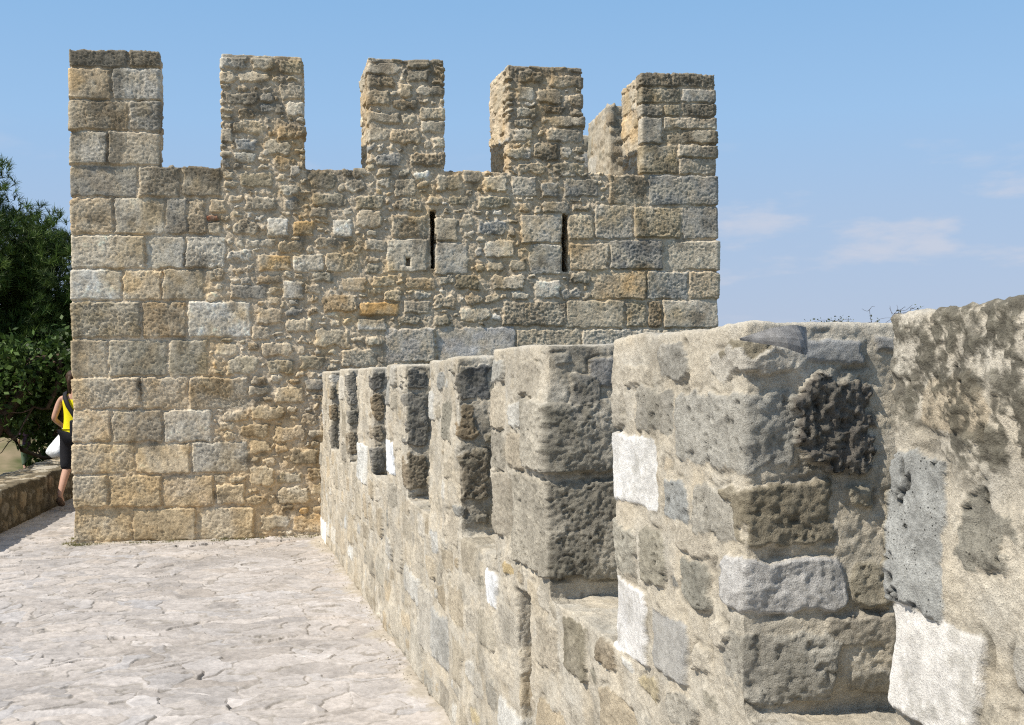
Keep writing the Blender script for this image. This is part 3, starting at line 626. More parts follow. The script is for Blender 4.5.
# ---- bent slate chip mortared into the top arris of the seventh merlon
def flap():
    bm = bmesh.new()
    # boat-shaped shard: (s, t, z) in the parapet frame
    top = [(9.835, -.040, 1.668), (9.880, .012, 1.688), (9.885, .055, 1.692), (9.860, .092, 1.688)]
    bot = [(9.832, -.036, 1.664), (9.905, .020, 1.648), (9.910, .062, 1.632), (9.865, .092, 1.640)]
    nS = 10
    def ip(A, t):
        x = t * (len(A) - 1); i = min(int(x), len(A) - 2); f = x - i
        return [A[i][k] * (1 - f) + A[i + 1][k] * f for k in range(3)]
    rows = []
    for r in range(5):
        q = r / 4; row = []
        for c in range(nS + 1):
            a, b = ip(top, c / nS), ip(bot, c / nS)
            p = [a[k] * (1 - q) + b[k] * q for k in range(3)]
            p[0] += .012 * math.sin(math.pi * q) * math.sin(math.pi * c / nS)
            row.append(p)
        rows.append(row)
    P = np.array(rows).reshape(-1, 3); X = FP.world(P)
    vs = [bm.verts.new(x) for x in X.tolist()]
    for r in range(4):
        for c in range(nS):
            i = r * (nS + 1) + c
            bm.faces.new([vs[i], vs[i + 1], vs[i + nS + 2], vs[i + nS + 1]])
    g = bmesh.ops.solidify(bm, geom=bm.faces[:], thickness=.007)
    me = bpy.data.meshes.new("slate_chip"); bm.normal_update(); bm.to_mesh(me); bm.free()
    me.materials.append(plain_mat("slate", (.34, .335, .33), .6, 60, .25, .3))
    o = bpy.data.objects.new("slate_chip", me); COL.objects.link(o)
    m7 = [c for c in parapet.children if c.name.startswith("merlon")][6]
    o.parent = m7; o.location = (0, 0, 0)
    return o
flap()

# ================================================================== LOW WALL
def build_low_wall():
    rng = np.random.default_rng(31)
    L0, L1, LT, LH = -7.0, 9.0, .62, .45
    S = lines([L0, -1, 4.2, L1], lambda s: .016 if -1 < s < 4.2 else .05)
    T = lines([0, LT], lambda t: .018); Z = lines([-1.2, -.04, LH], lambda z: .3 if z < -.1 else .014)
    V, F, CC = solid_surface(S, T, Z, [(L0, L1, 0, LT, -1.2, LH)])
    V0 = V.copy(); V = smooth_iter(V, F, 8); Nn = vnormals(V, F)
    V = V + np.stack([fbm(V0, .4, 3, 260 + 3 * c) for c in range(3)], 1) * .02
    st = Stones()
    for (a, b, c, d) in darts(L1 - L0, LH - .04, [], [(400, .2, .34, .12, .2), (2500, .1, .22, .07, .14), (4000, .06, .1, .04, .08)], rng, .02):
        st.add((a + L0, -.05, c), (b + L0, .12, d), rng.choice(list('nknkmn')), 1.1, .04)
    for (a, b, c, d) in darts(L1 - L0, LT, [], [(300, .25, .45, .2, .4), (2000, .12, .26, .1, .2)], rng, .025):
        st.add((a + L0, c, LH - .1), (b + L0, d, LH + .06), rng.choice(list('bmgb')), .6, .05)
    disp, col, pit, cm = dress(V, Nn, st, (.15, .125, .085), warp=.02, smear=.01, mort_amp=.010, ochre=.3, seed=240)
    col = col * np.where(Nn[:, 2] > .6, 1.0, .6)[:, None]            # shade of the sunless face put into its colour, top left as is
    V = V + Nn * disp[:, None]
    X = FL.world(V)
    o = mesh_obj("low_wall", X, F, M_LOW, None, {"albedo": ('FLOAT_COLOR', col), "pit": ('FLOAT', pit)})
    tag(o, "knee-high rubble wall edging the left side of the walkway under the trees", "low wall", kind="thing")
build_low_wall()

# ================================================================== WALKWAY
def build_walkway():
    rng = np.random.default_rng(41)
    ys = lines([-4, 3.6, 12.2, 26], lambda y: .10 if (y < 3.6) else (.0062 * max(1, y / 5.5) if y < 12.2 else .045))
    nx = 760
    x0 = np.where(ys < 12.2, -5.437 - (ys - 12.2) * .175, -5.437 - (ys - 12.2) * .175) - .25
    x1 = -1.986 + (11.778 - ys) * .2594 + .15
    x1 = np.where(ys > 11.8, -1.9, x1)
    t = np.linspace(0, 1, nx)
    X = x0[:, None] + (x1 - x0)[:, None] * t[None]; Y = np.repeat(ys[:, None], nx, 1)
    P = np.stack([X.ravel(), Y.ravel(), np.zeros(X.size)], 1).astype(np.float32)
    # irregular flags: jittered cells in a warped plane
    Wp = np.stack([fbm(P, .26, 3, 500 + c) for c in range(2)], 1) * .17 + np.stack([fbm(P, .06, 2, 510 + c) for c in range(2)], 1) * .014
    G = (P[:, :2] + Wp) / np.array([.28, .16])
    I = np.floor(G).astype(np.int32)
    J = rng.uniform(.05, .95, (128, 128, 2)).astype(np.float32)
    f1 = np.full(len(P), 9., np.float32); f2 = np.full(len(P), 9., np.float32); cid = np.zeros(len(P), np.int32); cc = np.zeros((len(P), 2), np.float32)
    for dx in (-1, 0, 1):
        for dy in (-1, 0, 1):
            K = I + [dx, dy]; kx, ky = K[:, 0] & 127, K[:, 1] & 127
            c = K + J[kx, ky]; d = np.linalg.norm((G - c) * [1.0, .8], axis=1)
            n = d < f1
            f2 = np.where(n, f1, np.minimum(f2, d)); cid = np.where(n, kx * 128 + ky, cid); cc = np.where(n[:, None], c, cc); f1 = np.where(n, d, f1)
    e = (f2 - f1) * .30                                   # roughly metres to the joint
    hgt = rng.normal(0, .0026, 128 * 128)[cid]; tl = rng.normal(0, .014, (128 * 128, 2))
    tilt = ((G - cc) * tl[cid]).sum(1) * .5
    nb = fbm(P, .5, 3, 520); nm = fbm(P, .05, 3, 521); nf = fbm(P, .018, 2, 522)
    j = sstep(.022, .004, e + .007 * nm)
    # joints mostly filled flush, open in places
    opn = sstep(.1, .8, fbm(P, .30, 2, 523))
    z = (hgt + tilt) * (1 - .5 * j) - j * (.0022 + .0028 * opn) + .006 * nb + .0028 * nm + .0016 * nf
    und = .012 * vnoise(P, 1.7, 530)
    z = z + .6 * und
    base = np.array([.415, .383, .358])
    tint = np.clip(rng.normal(1, .085, 128 * 128), .78, 1.25)[cid]; wm = rng.normal(0, .012, 128 * 128)[cid]
    col = base * (tint * (1 + .12 * nb + .18 * nm + .10 * nf))[:, None] * (1 + np.stack([wm, 0 * wm, -1.4 * wm], 1))
    mc = np.array([.335, .305, .272]) * (1 + .2 * nm)[:, None] * (1 - .25 * opn * sstep(.5, 1, j))[:, None]
    col = col * (1 - j[:, None]) + mc * j[:, None]
    # sandy dirt gathered along the foot of the parapet and the tower
    dp = (P[:, 0] + 1.98597) * .967962 + (P[:, 1] - 11.77838) * .251095
    dt = -((P[:, 0] + 4.3149) * -.167595 + (P[:, 1] - 11.2886) * .985856)
    di = np.minimum(-dp, np.where(P[:, 0] > -4.4, np.abs(dt), 9))
    sd = sstep(.11, .0, di + .10 * nb + .05 * nm)[:, None]
    col = col * (1 - sd) + np.array([.42, .375, .31]) * (1 + .15 * nm)[:, None] * sd
    z = z + .012 * sd[:, 0]
    P[:, 2] = z
    n = len(ys); idx = np.arange(n * nx).reshape(n, nx)
    F = np.stack([idx[:-1, :-1], idx[:-1, 1:], idx[1:, 1:], idx[1:, :-1]], -1).reshape(-1, 4)
    mat = stone_mat("walkway_stone", 90, .35, .006, .16)
    o = mesh_obj("walkway", P, F, mat, None, {"albedo": ('FLOAT_COLOR', np.clip(col, .02, .9)), "pit": ('FLOAT', np.full(len(P), .12))})
    tag(o, kind="structure")
build_walkway()

# ================================================================== TERRAIN
def garden_h(x, y):
    """ground beyond the low wall, then the castle hill falling away"""
    w = -5.437 - (y - 12.179) * .175 - .5
    d = w - x
    left = -.50 - .030 * np.clip(d, 0, 60) - .035 * np.clip(y - 16, 0, 40)
    r = np.maximum(np.hypot(x + 8, y - 14) - 55, 0)
    left = left + 1.25 * np.exp(-((x + 18.3) ** 2 / 5 + (y - 42) ** 2 / 8))
    left = left - 45 * (1 - np.exp(-r / 160))
    right = -6.0 - 5 * np.clip((x - 1) / 12, 0, 1) - 40 * (1 - np.exp(-np.maximum(np.hypot(x, y) - 20, 0) / 150))
    t = np.clip(d / 1.2 + .5, 0, 1); t = t * t * (3 - 2 * t)
    back = np.clip((y - 20) / 12, 0, 1) * np.clip((2 - x) / 4, 0, 1)
    t = np.maximum(t, back)
    return left * t + right * (1 - t)

def build_terrain():
    r = np.concatenate([np.linspace(0, 60, 160), 60 * (1.09 ** np.arange(1, 58))]); a = np.linspace(0, 2 * math.pi, 241)[:-1]
    X = -5 + r[:, None] * np.cos(a); Y = 14 + r[:, None] * np.sin(a)
    Z = garden_h(X, Y)
    P = np.stack([X.ravel(), Y.ravel(), Z.ravel()], 1)
    P[:, 2] += .10 * fbm(P * [1, 1, 0], 2.5, 3, 600) * np.clip(np.abs(P[:, 0] + 5), 0, 1)
    n, m = X.shape; idx = np.arange(n * m).reshape(n, m); nx = np.roll(idx, -1, 1)
    F = np.stack([idx[:-1], idx[1:], nx[1:], nx[:-1]], -1).reshape(-1, 4)
    mt, nt, b = new_mat("ground_earth", .95, .1)
    N, L = nt.nodes.new, nt.links.new
    tc = N("ShaderNodeTexCoord"); n1 = N("ShaderNodeTexNoise"); n1.inputs["Scale"].default_value = .8; n1.inputs["Detail"].default_value = 8
    L(tc.outputs["Object"], n1.inputs["Vector"])
    cr = N("ShaderNodeValToRGB"); e = cr.color_ramp.elements
    e[0].position = .35; e[0].color = (.30, .235, .15, 1); e[1].position = .62; e[1].color = (.10, .11, .045, 1)
    L(n1.outputs[0], cr.inputs[0]); L(cr.outputs[0], b.inputs["Base Color"])
    o = mesh_obj("ground", P, F, mt); tag(o, kind="structure")
build_terrain()

# ================================================================== TREES
def tube(path, radii, n=8):
    V, F = [], []
    path = [Vector(p) for p in path]
    for i, p in enumerate(path):
        d = (path[min(i + 1, len(path) - 1)] - path[max(i - 1, 0)]).normalized()
        a = d.orthogonal().normalized(); b = d.cross(a)
        for k in range(n):
            t = 2 * math.pi * k / n
            V.append(p + (a * math.cos(t) + b * math.sin(t)) * radii[i])
    for i in range(len(path) - 1):
        for k in range(n):
            F.append((i * n + k, i * n + (k + 1) % n, (i + 1) * n + (k + 1) % n, (i + 1) * n + k))
    return [tuple(v) for v in V], F

class Soup:
    def __init__(self): self.V = []; self.F = []
    def tube(self, path, radii, n=8):
        v, f = tube(path, radii, n); o = len(self.V); self.V += v; self.F += [tuple(i + o for i in q) for q in f]

M_BARK = plain_mat("bark", (.085, .062, .045), .95, 14, .4, .6, .1, .02)
M_NEEDLE = leaf_mat("pine_needles", .18); M_LEAF = leaf_mat("leaves", .28)

def limb(rng, a, b, bend, n=6):
    a, b = np.array(a, float), np.array(b, float); pts = []
    k = rng.normal(0, bend, 3)
    for i in range(n + 1):
        t = i / n
        pts.append(a + (b - a) * t + k * math.sin(math.pi * t) + rng.normal(0, bend * .15, 3) * (0 < i < n))
    return pts

def sprays(rng, centres, radius, n_per, kind):
    """many small faces: needle sprays or leaves"""
    c = np.repeat(centres, n_per, 0); n = len(c)
    if kind == 'needle':
        ax = rng.normal(0, 1, (len(centres), 3)); ax[:, 2] = np.abs(ax[:, 2]) + .6
        ax /= np.linalg.norm(ax, axis=1, keepdims=True); A = np.repeat(ax, n_per, 0)
        d = A * .9 + rng.normal(0, .55, (n, 3)); d /= np.linalg.norm(d, axis=1, keepdims=True)
        L = rng.uniform(.7, 1.2, (n, 1)) * radius
        s = np.cross(d, rng.normal(0, 1, (n, 3))); s /= np.linalg.norm(s, axis=1, keepdims=True) + 1e-9
        base = c + A * rng.uniform(-.3, .3, (n, 1)) * radius
        w = .0065 * (radius / .16)
        V = np.stack([base - s * w, base + s * w, base + d * L + s * w * .3, base + d * L - s * w * .3], 1)
    else:
        p = c + rng.normal(0, 1, (n, 3)) * radius
        d = rng.normal(0, 1, (n, 3)); d[:, 2] -= .3; d /= np.linalg.norm(d, axis=1, keepdims=True)
        s = np.cross(d, rng.normal(0, 1, (n, 3))); s /= np.linalg.norm(s, axis=1, keepdims=True) + 1e-9
        L = rng.uniform(.035, .065, (n, 1)) * (kind if isinstance(kind, float) else 1.0)
        V = np.stack([p - d * L, p + s * L * .55, p + d * L, p - s * L * .55], 1)
    return V.reshape(-1, 3), np.arange(n * 4).reshape(-1, 4)

def lobes_points(rng, lobes, per):
    out = []
    for (x, y, z, rx, ry, rz) in lobes:
        n = int(per * rx * ry * rz ** .5)
        d = rng.normal(0, 1, (n, 3)); d /= np.linalg.norm(d, axis=1, keepdims=True)
        r = rng.uniform(.35, 1.0, (n, 1)) ** .55
        out.append(np.array([x, y, z]) + d * r * np.array([rx, ry, rz]) * (1 + .22 * np.sin(7 * d[:, :1] + 5 * d[:, 1:2] + x)))
    return np.concatenate(out)

def tree(name, label, cat, base, trunk_path, r0, lobes, per, n_per, radius, kind, cols, seed, group=None, limbs=10):
    rng = np.random.default_rng(seed)
    root = tag(empty(name, base), label, cat, group)
    s = Soup(); n = len(trunk_path)
    s.tube(trunk_path, [r0 * (1 - .65 * i / (n - 1)) for i in range(n)], 10)
    tp = np.array(trunk_path)
    for i in range(limbs):
        L = lobes[i % len(lobes)]
        a = tp[int(rng.integers(n // 2, n))]
        b = np.array(L[:3]) + rng.normal(0, .45, 3) * np.array(L[3:])
        pts = limb(rng, a, b, .18); s.tube(pts, [r0 * .38 * (1 - .8 * k / 6) for k in range(7)], 6)
        for _ in range(3):
            a2 = pts[int(rng.integers(2, 6))]; b2 = a2 + rng.normal(0, .4, 3) * np.array(L[3:])
            s.tube(limb(rng, a2, b2, .08), [r0 * .14 * (1 - .8 * k / 6) for k in range(7)], 5)
    mesh_obj("trunk", np.array(s.V), np.array(s.F), M_BARK, root)
    pts = lobes_points(rng, lobes, per)
    V, F = sprays(rng, pts, radius, n_per, kind)
    c = np.array(cols)[rng.integers(0, len(cols), len(pts))] * rng.uniform(.65, 1.35, (len(pts), 1))
    c = np.repeat(np.repeat(c, n_per, 0) * rng.uniform(.8, 1.2, (len(pts) * n_per, 1)), 4, 0)
    mesh_obj("crown", V, F, M_NEEDLE if kind == 'needle' else M_LEAF, root, {"albedo": ('FLOAT_COLOR', c)}, smooth=False)
    return root

def gz(x, y): return float(garden_h(np.array(x), np.array(y)))

# tall pine whose right flank shows beside the tower
bx, by = -11.2, 20.4; g = gz(bx, by)
tree("pine_tree", "dark dense pine with bright needle tips rising left of the tower", "tree", (bx, by, g),
     [(bx, by, g - .3), (bx + .1, by, g + 1.5), (bx - .05, by + .1, g + 3), (bx + .15, by, g + 4.4), (bx + .1, by, g + 5.6)], .20,
     [(-11.0, 20.4, 4.0, 2.1, 1.9, 1.5), (-9.1, 20.0, 3.75, 1.5, 1.4, 1.0), (-9.6, 20.4, 2.5, 1.6, 1.5, 1.2), (-7.9, 20.4, 3.45, 1.35, 1.3, .95), (-8.2, 20.3, 2.3, 1.4, 1.3, 1.0), (-10.3, 20.2, 4.9, 1.45, 1.4, .95), (-12.8, 20.4, 4.6, 1.6, 1.5, 1.3), (-11.8, 20.2, 5.6, 1.0, 1.0, .7), (-6.6, 21.0, 3.1, 1.3, 1.2, 1.0), (-7.6, 20.8, 1.4, 1.3, 1.2, .7)],
     1000, 20, .135, 'needle', [(.06, .105, .02), (.09, .14, .028), (.04, .065, .015)], 71)
# spreading broadleaf with a leaning trunk
bx, by = -8.6, 17.6; g = gz(bx, by)
tree("broadleaf_tree", "small-leaved green tree with a dark leaning trunk behind the low wall", "tree", (bx, by, g),
     [(bx, by, g - .2), (bx + .35, by, g + .8), (bx + .75, by + .05, g + 1.6), (bx + 1.15, by + .1, g + 2.2), (bx + 1.6, by + .2, g + 2.6)], .13,
     [(-8.3, 17.9, 1.35, .9, .8, .55), (-7.5, 18.1, 1.75, .8, .8, .5), (-9.2, 18.0, 1.9, 1.0, .9, .6), (-6.8, 18.3, 1.9, .7, .7, .5), (-7.3, 18.6, 1.5, .8, .6, .5), (-7.72, 19.0, .62, .34, .4, .5), (-6.9, 19.2, .5, .4, .5, .4), (-8.8, 18.8, 1.5, 1.2, .5, .7)],
     620, 10, .085, 1.1, [(.05, .095, .019), (.085, .14, .034), (.03, .055, .012)], 72)
# a neighbour standing just left of the view, shading the low wall
bx, by = -9.6, 12.2; g = gz(bx, by)
tree("broadleaf_tree", "leafy tree on the left shading the nearest stretch of the low wall", "tree", (bx, by, g),
     [(bx, by, g - .2), (bx + .1, by, g + .9), (bx + .2, by, g + 1.8), (bx + .3, by + .1, g + 2.6)], .13,
     [(-9.4, 12.3, 2.9, 1.2, 1.6, .8), (-9.0, 13.8, 2.6, 1.0, 1.2, .7), (-10.0, 12.0, 3.4, 1.1, 1.2, .7), (-9.2, 10.9, 2.5, .9, 1.0, .6), (-8.9, 15.2, 2.5, .9, 1.0, .7)],
     300, 9, .10, 1.4, [(.045, .08, .018), (.06, .10, .025), (.035, .06, .015)], 75)
# darker evergreens closing the view further back
for k, (bx, by, h, rr, lab) in enumerate([(-11.2, 36, 6.0, 2.8, "deep green evergreen between the pine and the tower, far back"), (-19.0, 48, 6.6, 3.6, "deep green evergreen farthest back beyond the sandy bank"), (-14.6, 46, 6.0, 3.0, "deep green evergreen behind the distant person in purple")]):
    g = gz(bx, by)
    lob = [(bx, by, g + h * .62, rr, rr * .9, h * .33), (bx - rr * .6, by, g + h * .42, rr * .8, rr * .7, h * .26), (bx + rr * .65, by - .3, g + h * .40, rr * .8, rr * .7, h * .26), (bx, by - .6, g + h * .30, rr * .9, rr * .6, h * .18)]
    tree("evergreen_tree", lab, "tree", (bx, by, g), [(bx, by, g - .3), (bx + .1, by, g + h * .25), (bx - .1, by, g + h * .5), (bx, by, g + h * .8)], .2, lob, 230, 14, .26, 2.4,
         [(.035, .06, .015), (.045, .075, .02)], 80 + k, "evergreens beyond the low wall", 8)

# two treetops poking over the parapet from the slope outside
def outside_tree(name, label, x, y, top, twigs, leaves, seed, spread):
    rng = np.random.default_rng(seed); g = gz(x, y)
    root = tag(empty(name, (x, y, g)), label, "tree")
    s = Soup(); tp = [(x + rng.normal(0, .06), y + rng.normal(0, .06), g - .3 + (top - 1.5 - g) * i / 6) for i in range(7)]
    s.tube(tp, [.17 * (1 - .6 * i / 6) for i in range(7)], 8)
    tips = []
    for i in range(twigs):
        a = np.array(tp[int(rng.integers(3, 7))]); b = np.array([x, y, 0]) + np.array([rng.normal(0, spread), rng.normal(0, spread), top - abs(rng.normal(0, .45)) - .02])
        p = limb(rng, a, b, .12); s.tube(p, [.018 * (1 - .78 * k / 6) for k in range(7)], 5)
        for _ in range(9):
            q = p[int(rng.integers(3, 7))]; e = q + rng.normal(0, 1, 3) * [.22, .22, .16] + [0, 0, .10]
            e[2] = min(e[2], top); pp = limb(rng, q, e, .03, 4); s.tube(pp, [.006 * (1 - .6 * k / 4) for k in range(5)], 4); tips += pp[2:]
    mesh_obj("trunk", np.array(s.V), np.array(s.F), M_BARK, root)
    tips = np.array(tips); tips = tips[rng.random(len(tips)) < leaves]
    V, F = sprays(rng, tips, .05, 4, .6)
    c = np.repeat(np.array([(.10, .12, .05)]) * rng.uniform(.7, 1.3, (len(tips) * 4, 1)), 4, 0)
    mesh_obj("crown", V, F, M_LEAF, root, {"albedo": ('FLOAT_COLOR', c)}, smooth=False)
outside_tree("sparse_tree", "nearly bare twiggy treetop showing over the parapet at its highest merlon", 8.35, 25.0, 3.02, 15, .07, 91, .36)
outside_tree("leafy_tree", "tiny leafy treetop just clearing the flat top of the parapet merlon", 6.95, 25.0, 2.72, 8, .8, 92, .33)

# ================================================================== WEEDS at the foot of the tower
def weeds():
    rng = np.random.default_rng(51); pts = []
    for i in range(46):
        q = rng.random() ** 1.6 * 2.35
        pts.append(FT.world(np.array([[q, -.03 - abs(rng.normal(0, .035)), .004]]))[0])
    for i in range(18):
        pts.append(FT.world(np.array([[-.05 + rng.normal(0, .03), rng.uniform(-.05, .5), .004]]))[0])
    pts = np.array(pts); n_per = 22; c = np.repeat(pts, n_per, 0); n = len(c)
    c = c + np.stack([rng.normal(0, .03, n), rng.normal(0, .018, n), np.zeros(n)], 1)
    d = np.stack([rng.normal(0, .5, n), rng.normal(0, .5, n), np.ones(n)], 1); d /= np.linalg.norm(d, axis=1, keepdims=True)
    s = np.cross(d, rng.normal(0, 1, (n, 3))); s /= np.linalg.norm(s, axis=1, keepdims=True)
    L = rng.uniform(.008, .030, (n, 1)); w = .0025
    V = np.stack([c - s * w, c + s * w, c + d * L + s * w * .3, c + d * L - s * w * .3], 1).reshape(-1, 3)
    col = np.array([(.20, .19, .06), (.26, .22, .10), (.12, .14, .04)])[rng.integers(0, 3, n)]
    o = mesh_obj("grass", V, np.arange(n * 4).reshape(-1, 4), M_LEAF, None, {"albedo": ('FLOAT_COLOR', np.repeat(col, 4, 0))}, smooth=False)
    tag(o, "dry yellowish weeds growing along the foot of the tower", "grass", kind="stuff")
weeds()

def gravel():
    rng = np.random.default_rng(57); V = []; F = []
    def add(x, y, r):
        o = len(V); n = 6
        h = rng.uniform(.1, .5) * r - .005
        for k in range(n): V.append((x + r * rng.uniform(.7, 1.2) * math.cos(k * 2 * math.pi / n), y + r * rng.uniform(.7, 1.2) * math.sin(k * 2 * math.pi / n), .004))
        for k in range(n): V.append((x + .6 * r * rng.uniform(.7, 1.2) * math.cos(k * 2 * math.pi / n), y + .6 * r * rng.uniform(.7, 1.2) * math.sin(k * 2 * math.pi / n), .012 + h))
        for k in range(n): F.append((o + k, o + (k + 1) % n, o + n + (k + 1) % n, o + n + k))
        F.append((o + n, o + n + 1, o + n + 2, o + n + 3)); F.append((o + n, o + n + 3, o + n + 4, o + n + 5))
    for i in range(260):
        s_ = rng.uniform(0, 7); d = -abs(rng.normal(0, .05)) - .015
        p = FP.world(np.array([[s_, d, 0]]))[0]; add(p[0], p[1], abs(rng.normal(.0, .0028)) + .0015)
    for i in range(200):
        p = FT.world(np.array([[rng.uniform(0, 2.4), -abs(rng.normal(0, .05)) - .015, 0]]))[0]; add(p[0], p[1], abs(rng.normal(.0, .005)) + .002)
    o = mesh_obj("gravel", np.array(V), np.array(F), plain_mat("grit", (.42, .38, .31), .9, 40, .35, .2), smooth=False)
    tag(o, "crumbs of stone and grit gathered along the foot of the walls", "gravel", kind="stuff")
gravel()

# ================================================================== PEOPLE
def skin(name, joints, edges, mat, parent, sub=2, flat=None):
    """one continuous surface grown round a skeleton; joints: name -> (xyz, rx, ry)"""
    names = list(joints); me = bpy.data.meshes.new(name)
    me.from_pydata([joints[k][0] for k in names], [(names.index(a), names.index(b)) for a, b in edges], [])
    o = bpy.data.objects.new(name, me); COL.objects.link(o)
    md = o.modifiers.new("skin", 'SKIN'); md.use_smooth_shade = True
    for i, k in enumerate(names):
        sv = me.skin_vertices[0].data[i]; sv.radius = joints[k][1:3]; sv.use_root = (i == 0)
    ss = o.modifiers.new("sub", 'SUBSURF'); ss.levels = sub; ss.render_levels = sub
    dg = bpy.context.evaluated_depsgraph_get()
    m2 = bpy.data.meshes.new_from_object(o.evaluated_get(dg)); m2.name = name
    bpy.data.objects.remove(o)
    m2.materials.clear(); m2.materials.append(mat)
    for p in m2.polygons: p.use_smooth = True
    ob = bpy.data.objects.new(name, m2); COL.objects.link(ob); ob.parent = parent
    return ob

SKIN = plain_mat("skin", (.50, .30, .22), .6, 20, .08, .05)
def cloth(n, c, var=.15): return plain_mat(n, c, .85, 45, var, .3, .1)

def ball(name, loc, r, mat, parent, scale=(1, 1, 1), rot=(0, 0, 0)):
    bm = bmesh.new(); bmesh.ops.create_icosphere(bm, subdivisions=3, radius=r)
    M = Matrix.Translation(loc) @ Matrix.Rotation(rot[2], 4, 'Z') @ Matrix.Rotation(rot[0], 4, 'X') @ Matrix.Diagonal((*scale, 1))
    bmesh.ops.transform(bm, matrix=M, verts=bm.verts)
    me = bpy.data.meshes.new(name); bm.to_mesh(me); bm.free()
    for p in me.polygons: p.use_smooth = True
    me.materials.append(mat); o = bpy.data.objects.new(name, me); COL.objects.link(o); o.parent = parent
    return o

def person(label, loc, rz, tops, legs_mat, shoe_mat, hair_mat, scale=1.0, stride=.20, bare_arms=True, cut=.52, pony=True, wide=1.0):
    """walking away along +y in local space"""
    r = tag(empty("person", loc), label, "person"); r.rotation_euler = (0, 0, rz); r.scale = (scale,) * 3
    s = stride
    # joints: left leg trails (heel up), right leg leads
    LH, RH = (-.085, -.005, .90), (.085, .01, .90)
    LK, RK = (-.085, -s * .05, .50), (.085, s * .75, .50)
    LA, RA = (-.085, -s * 1.25, .175), (.085, s * .9, .085)
    arm_m = SKIN
    J = {'pelvis': ((0, 0, .95), .125, .10), 'waist': ((0, .005, 1.08), .115, .085), 'chest': ((0, .015, 1.27), .135, .095), 'neckb': ((0, .01, 1.42), .06, .055), 'neck': ((0, .015, 1.49), .048, .05),
         'skullb': ((0, .02, 1.555), .070, .080), 'skull': ((0, .02, 1.64), .074, .088), 'crown': ((0, .01, 1.70), .05, .06),
         'chin': ((0, .085, 1.545), .035, .03), 'nose': ((0, .118, 1.60), .012, .014),
         'lsh': ((-.165, .01, 1.385), .05, .05), 'lel': ((-.235, -.06, 1.12), .038, .038), 'lwr': ((-.195, .14, 1.015), .026, .026), 'lpalm': ((-.185, .20, .99), .032, .022),
         'rsh': ((.165, .01, 1.385), .05, .05), 'rel': ((.225, -.03, 1.10), .038, .038), 'rwr': ((.215, .10, .90), .026, .026), 'rpalm': ((.21, .125, .84), .022, .034),
         'lh': (LH, .085, .085), 'lk': (LK, .055, .058), 'lc': ((LK[0], LK[1] * .6 + LA[1] * .4 - .012, LK[2] * .6 + LA[2] * .4), .05, .052), 'la': (LA, .034, .036),
         'rh': (RH, .085, .085), 'rk': (RK, .055, .058), 'rc': ((RK[0], RK[1] * .6 + RA[1] * .4 - .015, RK[2] * .6 + RA[2] * .4), .05, .052), 'ra': (RA, .034, .036),
         'lt': ((-.085, LA[1] + .10, .045), .03, .025), 'rt': ((.085, RA[1] + .14, .03), .035, .022)}
    Ed = [('pelvis', 'waist'), ('waist', 'chest'), ('chest', 'neckb'), ('neckb', 'neck'), ('neck', 'skullb'), ('skullb', 'skull'), ('skull', 'crown'), ('skullb', 'chin'), ('skullb', 'nose'), ('chest', 'lsh'), ('lsh', 'lel'), ('lel', 'lwr'), ('lwr', 'lpalm'),
          ('chest', 'rsh'), ('rsh', 'rel'), ('rel', 'rwr'), ('rwr', 'rpalm'), ('pelvis', 'lh'), ('lh', 'lk'), ('lk', 'lc'), ('lc', 'la'), ('la', 'lt'), ('pelvis', 'rh'), ('rh', 'rk'), ('rk', 'rc'), ('rc', 'ra'), ('ra', 'rt')]
    # fingers
    for h, (px, py, pz), dirs in (('l', (-.185, .20, .99), (0, 1, -.2)), ('r', (.21, .125, .84), (0, .25, -1))):
        D = Vector(dirs).normalized(); Sd = Vector((1, 0, 0)) if h == 'l' else Vector((0, 1, .25)).normalized()
        for f, (o_, ln) in enumerate(((-.024, .062), (-.008, .075), (.008, .070), (.023, .052))):
            p = Vector((px, py, pz)) + Sd * o_; k1 = p + D * ln * .55; k2 = k1 + (D * .5 + Vector((0, -.3, -.85)) * (1 if h == 'l' else .3)).normalized() * ln * .55
            J[f'{h}f{f}a'] = (tuple(p + D * .018), .0095, .0095); J[f'{h}f{f}b'] = (tuple(k1), .009, .009); J[f'{h}f{f}c'] = (tuple(k2), .0075, .0075)
            Ed += [(f'{h}palm', f'{h}f{f}a'), (f'{h}f{f}a', f'{h}f{f}b'), (f'{h}f{f}b', f'{h}f{f}c')]
        th = Vector((px, py, pz)) + Sd * (.038 if h == 'l' else .036) + D * .005
        J[f'{h}tha'] = (tuple(th), .011, .011); J[f'{h}thb'] = (tuple(th + D * .045 + Sd * .008), .009, .009)
        Ed += [(f'{h}palm', f'{h}tha'), (f'{h}tha', f'{h}thb')]
    body = skin("body", J, Ed, SKIN if bare_arms else SKIN, r)
    # ears
    for sx in (-1, 1): ball("ear", (sx * .078, .012, 1.60), .028, SKIN, r, (.35, .7, 1))
    # clothes: thicker skins over the same joints
    def over(keys, edges, g): return {k: (J[k][0], J[k][1] + g, J[k][2] + g) for k in keys}, edges
    tk = {'waist': ((0, .005, 1.06), .135, .108), 'pelvis': ((0, 0, .985), .140, .116), 'chest': ((0, .015, 1.26), .150, .112), 'upper': ((0, .013, 1.365), .125, .080),
          'ls': ((-.115, .012, 1.415), .045, .050), 'rs': ((.115, .012, 1.415), .045, .050)}
    te = [('waist', 'pelvis'), ('waist', 'chest'), ('chest', 'upper'), ('upper', 'ls'), ('upper', 'rs')]
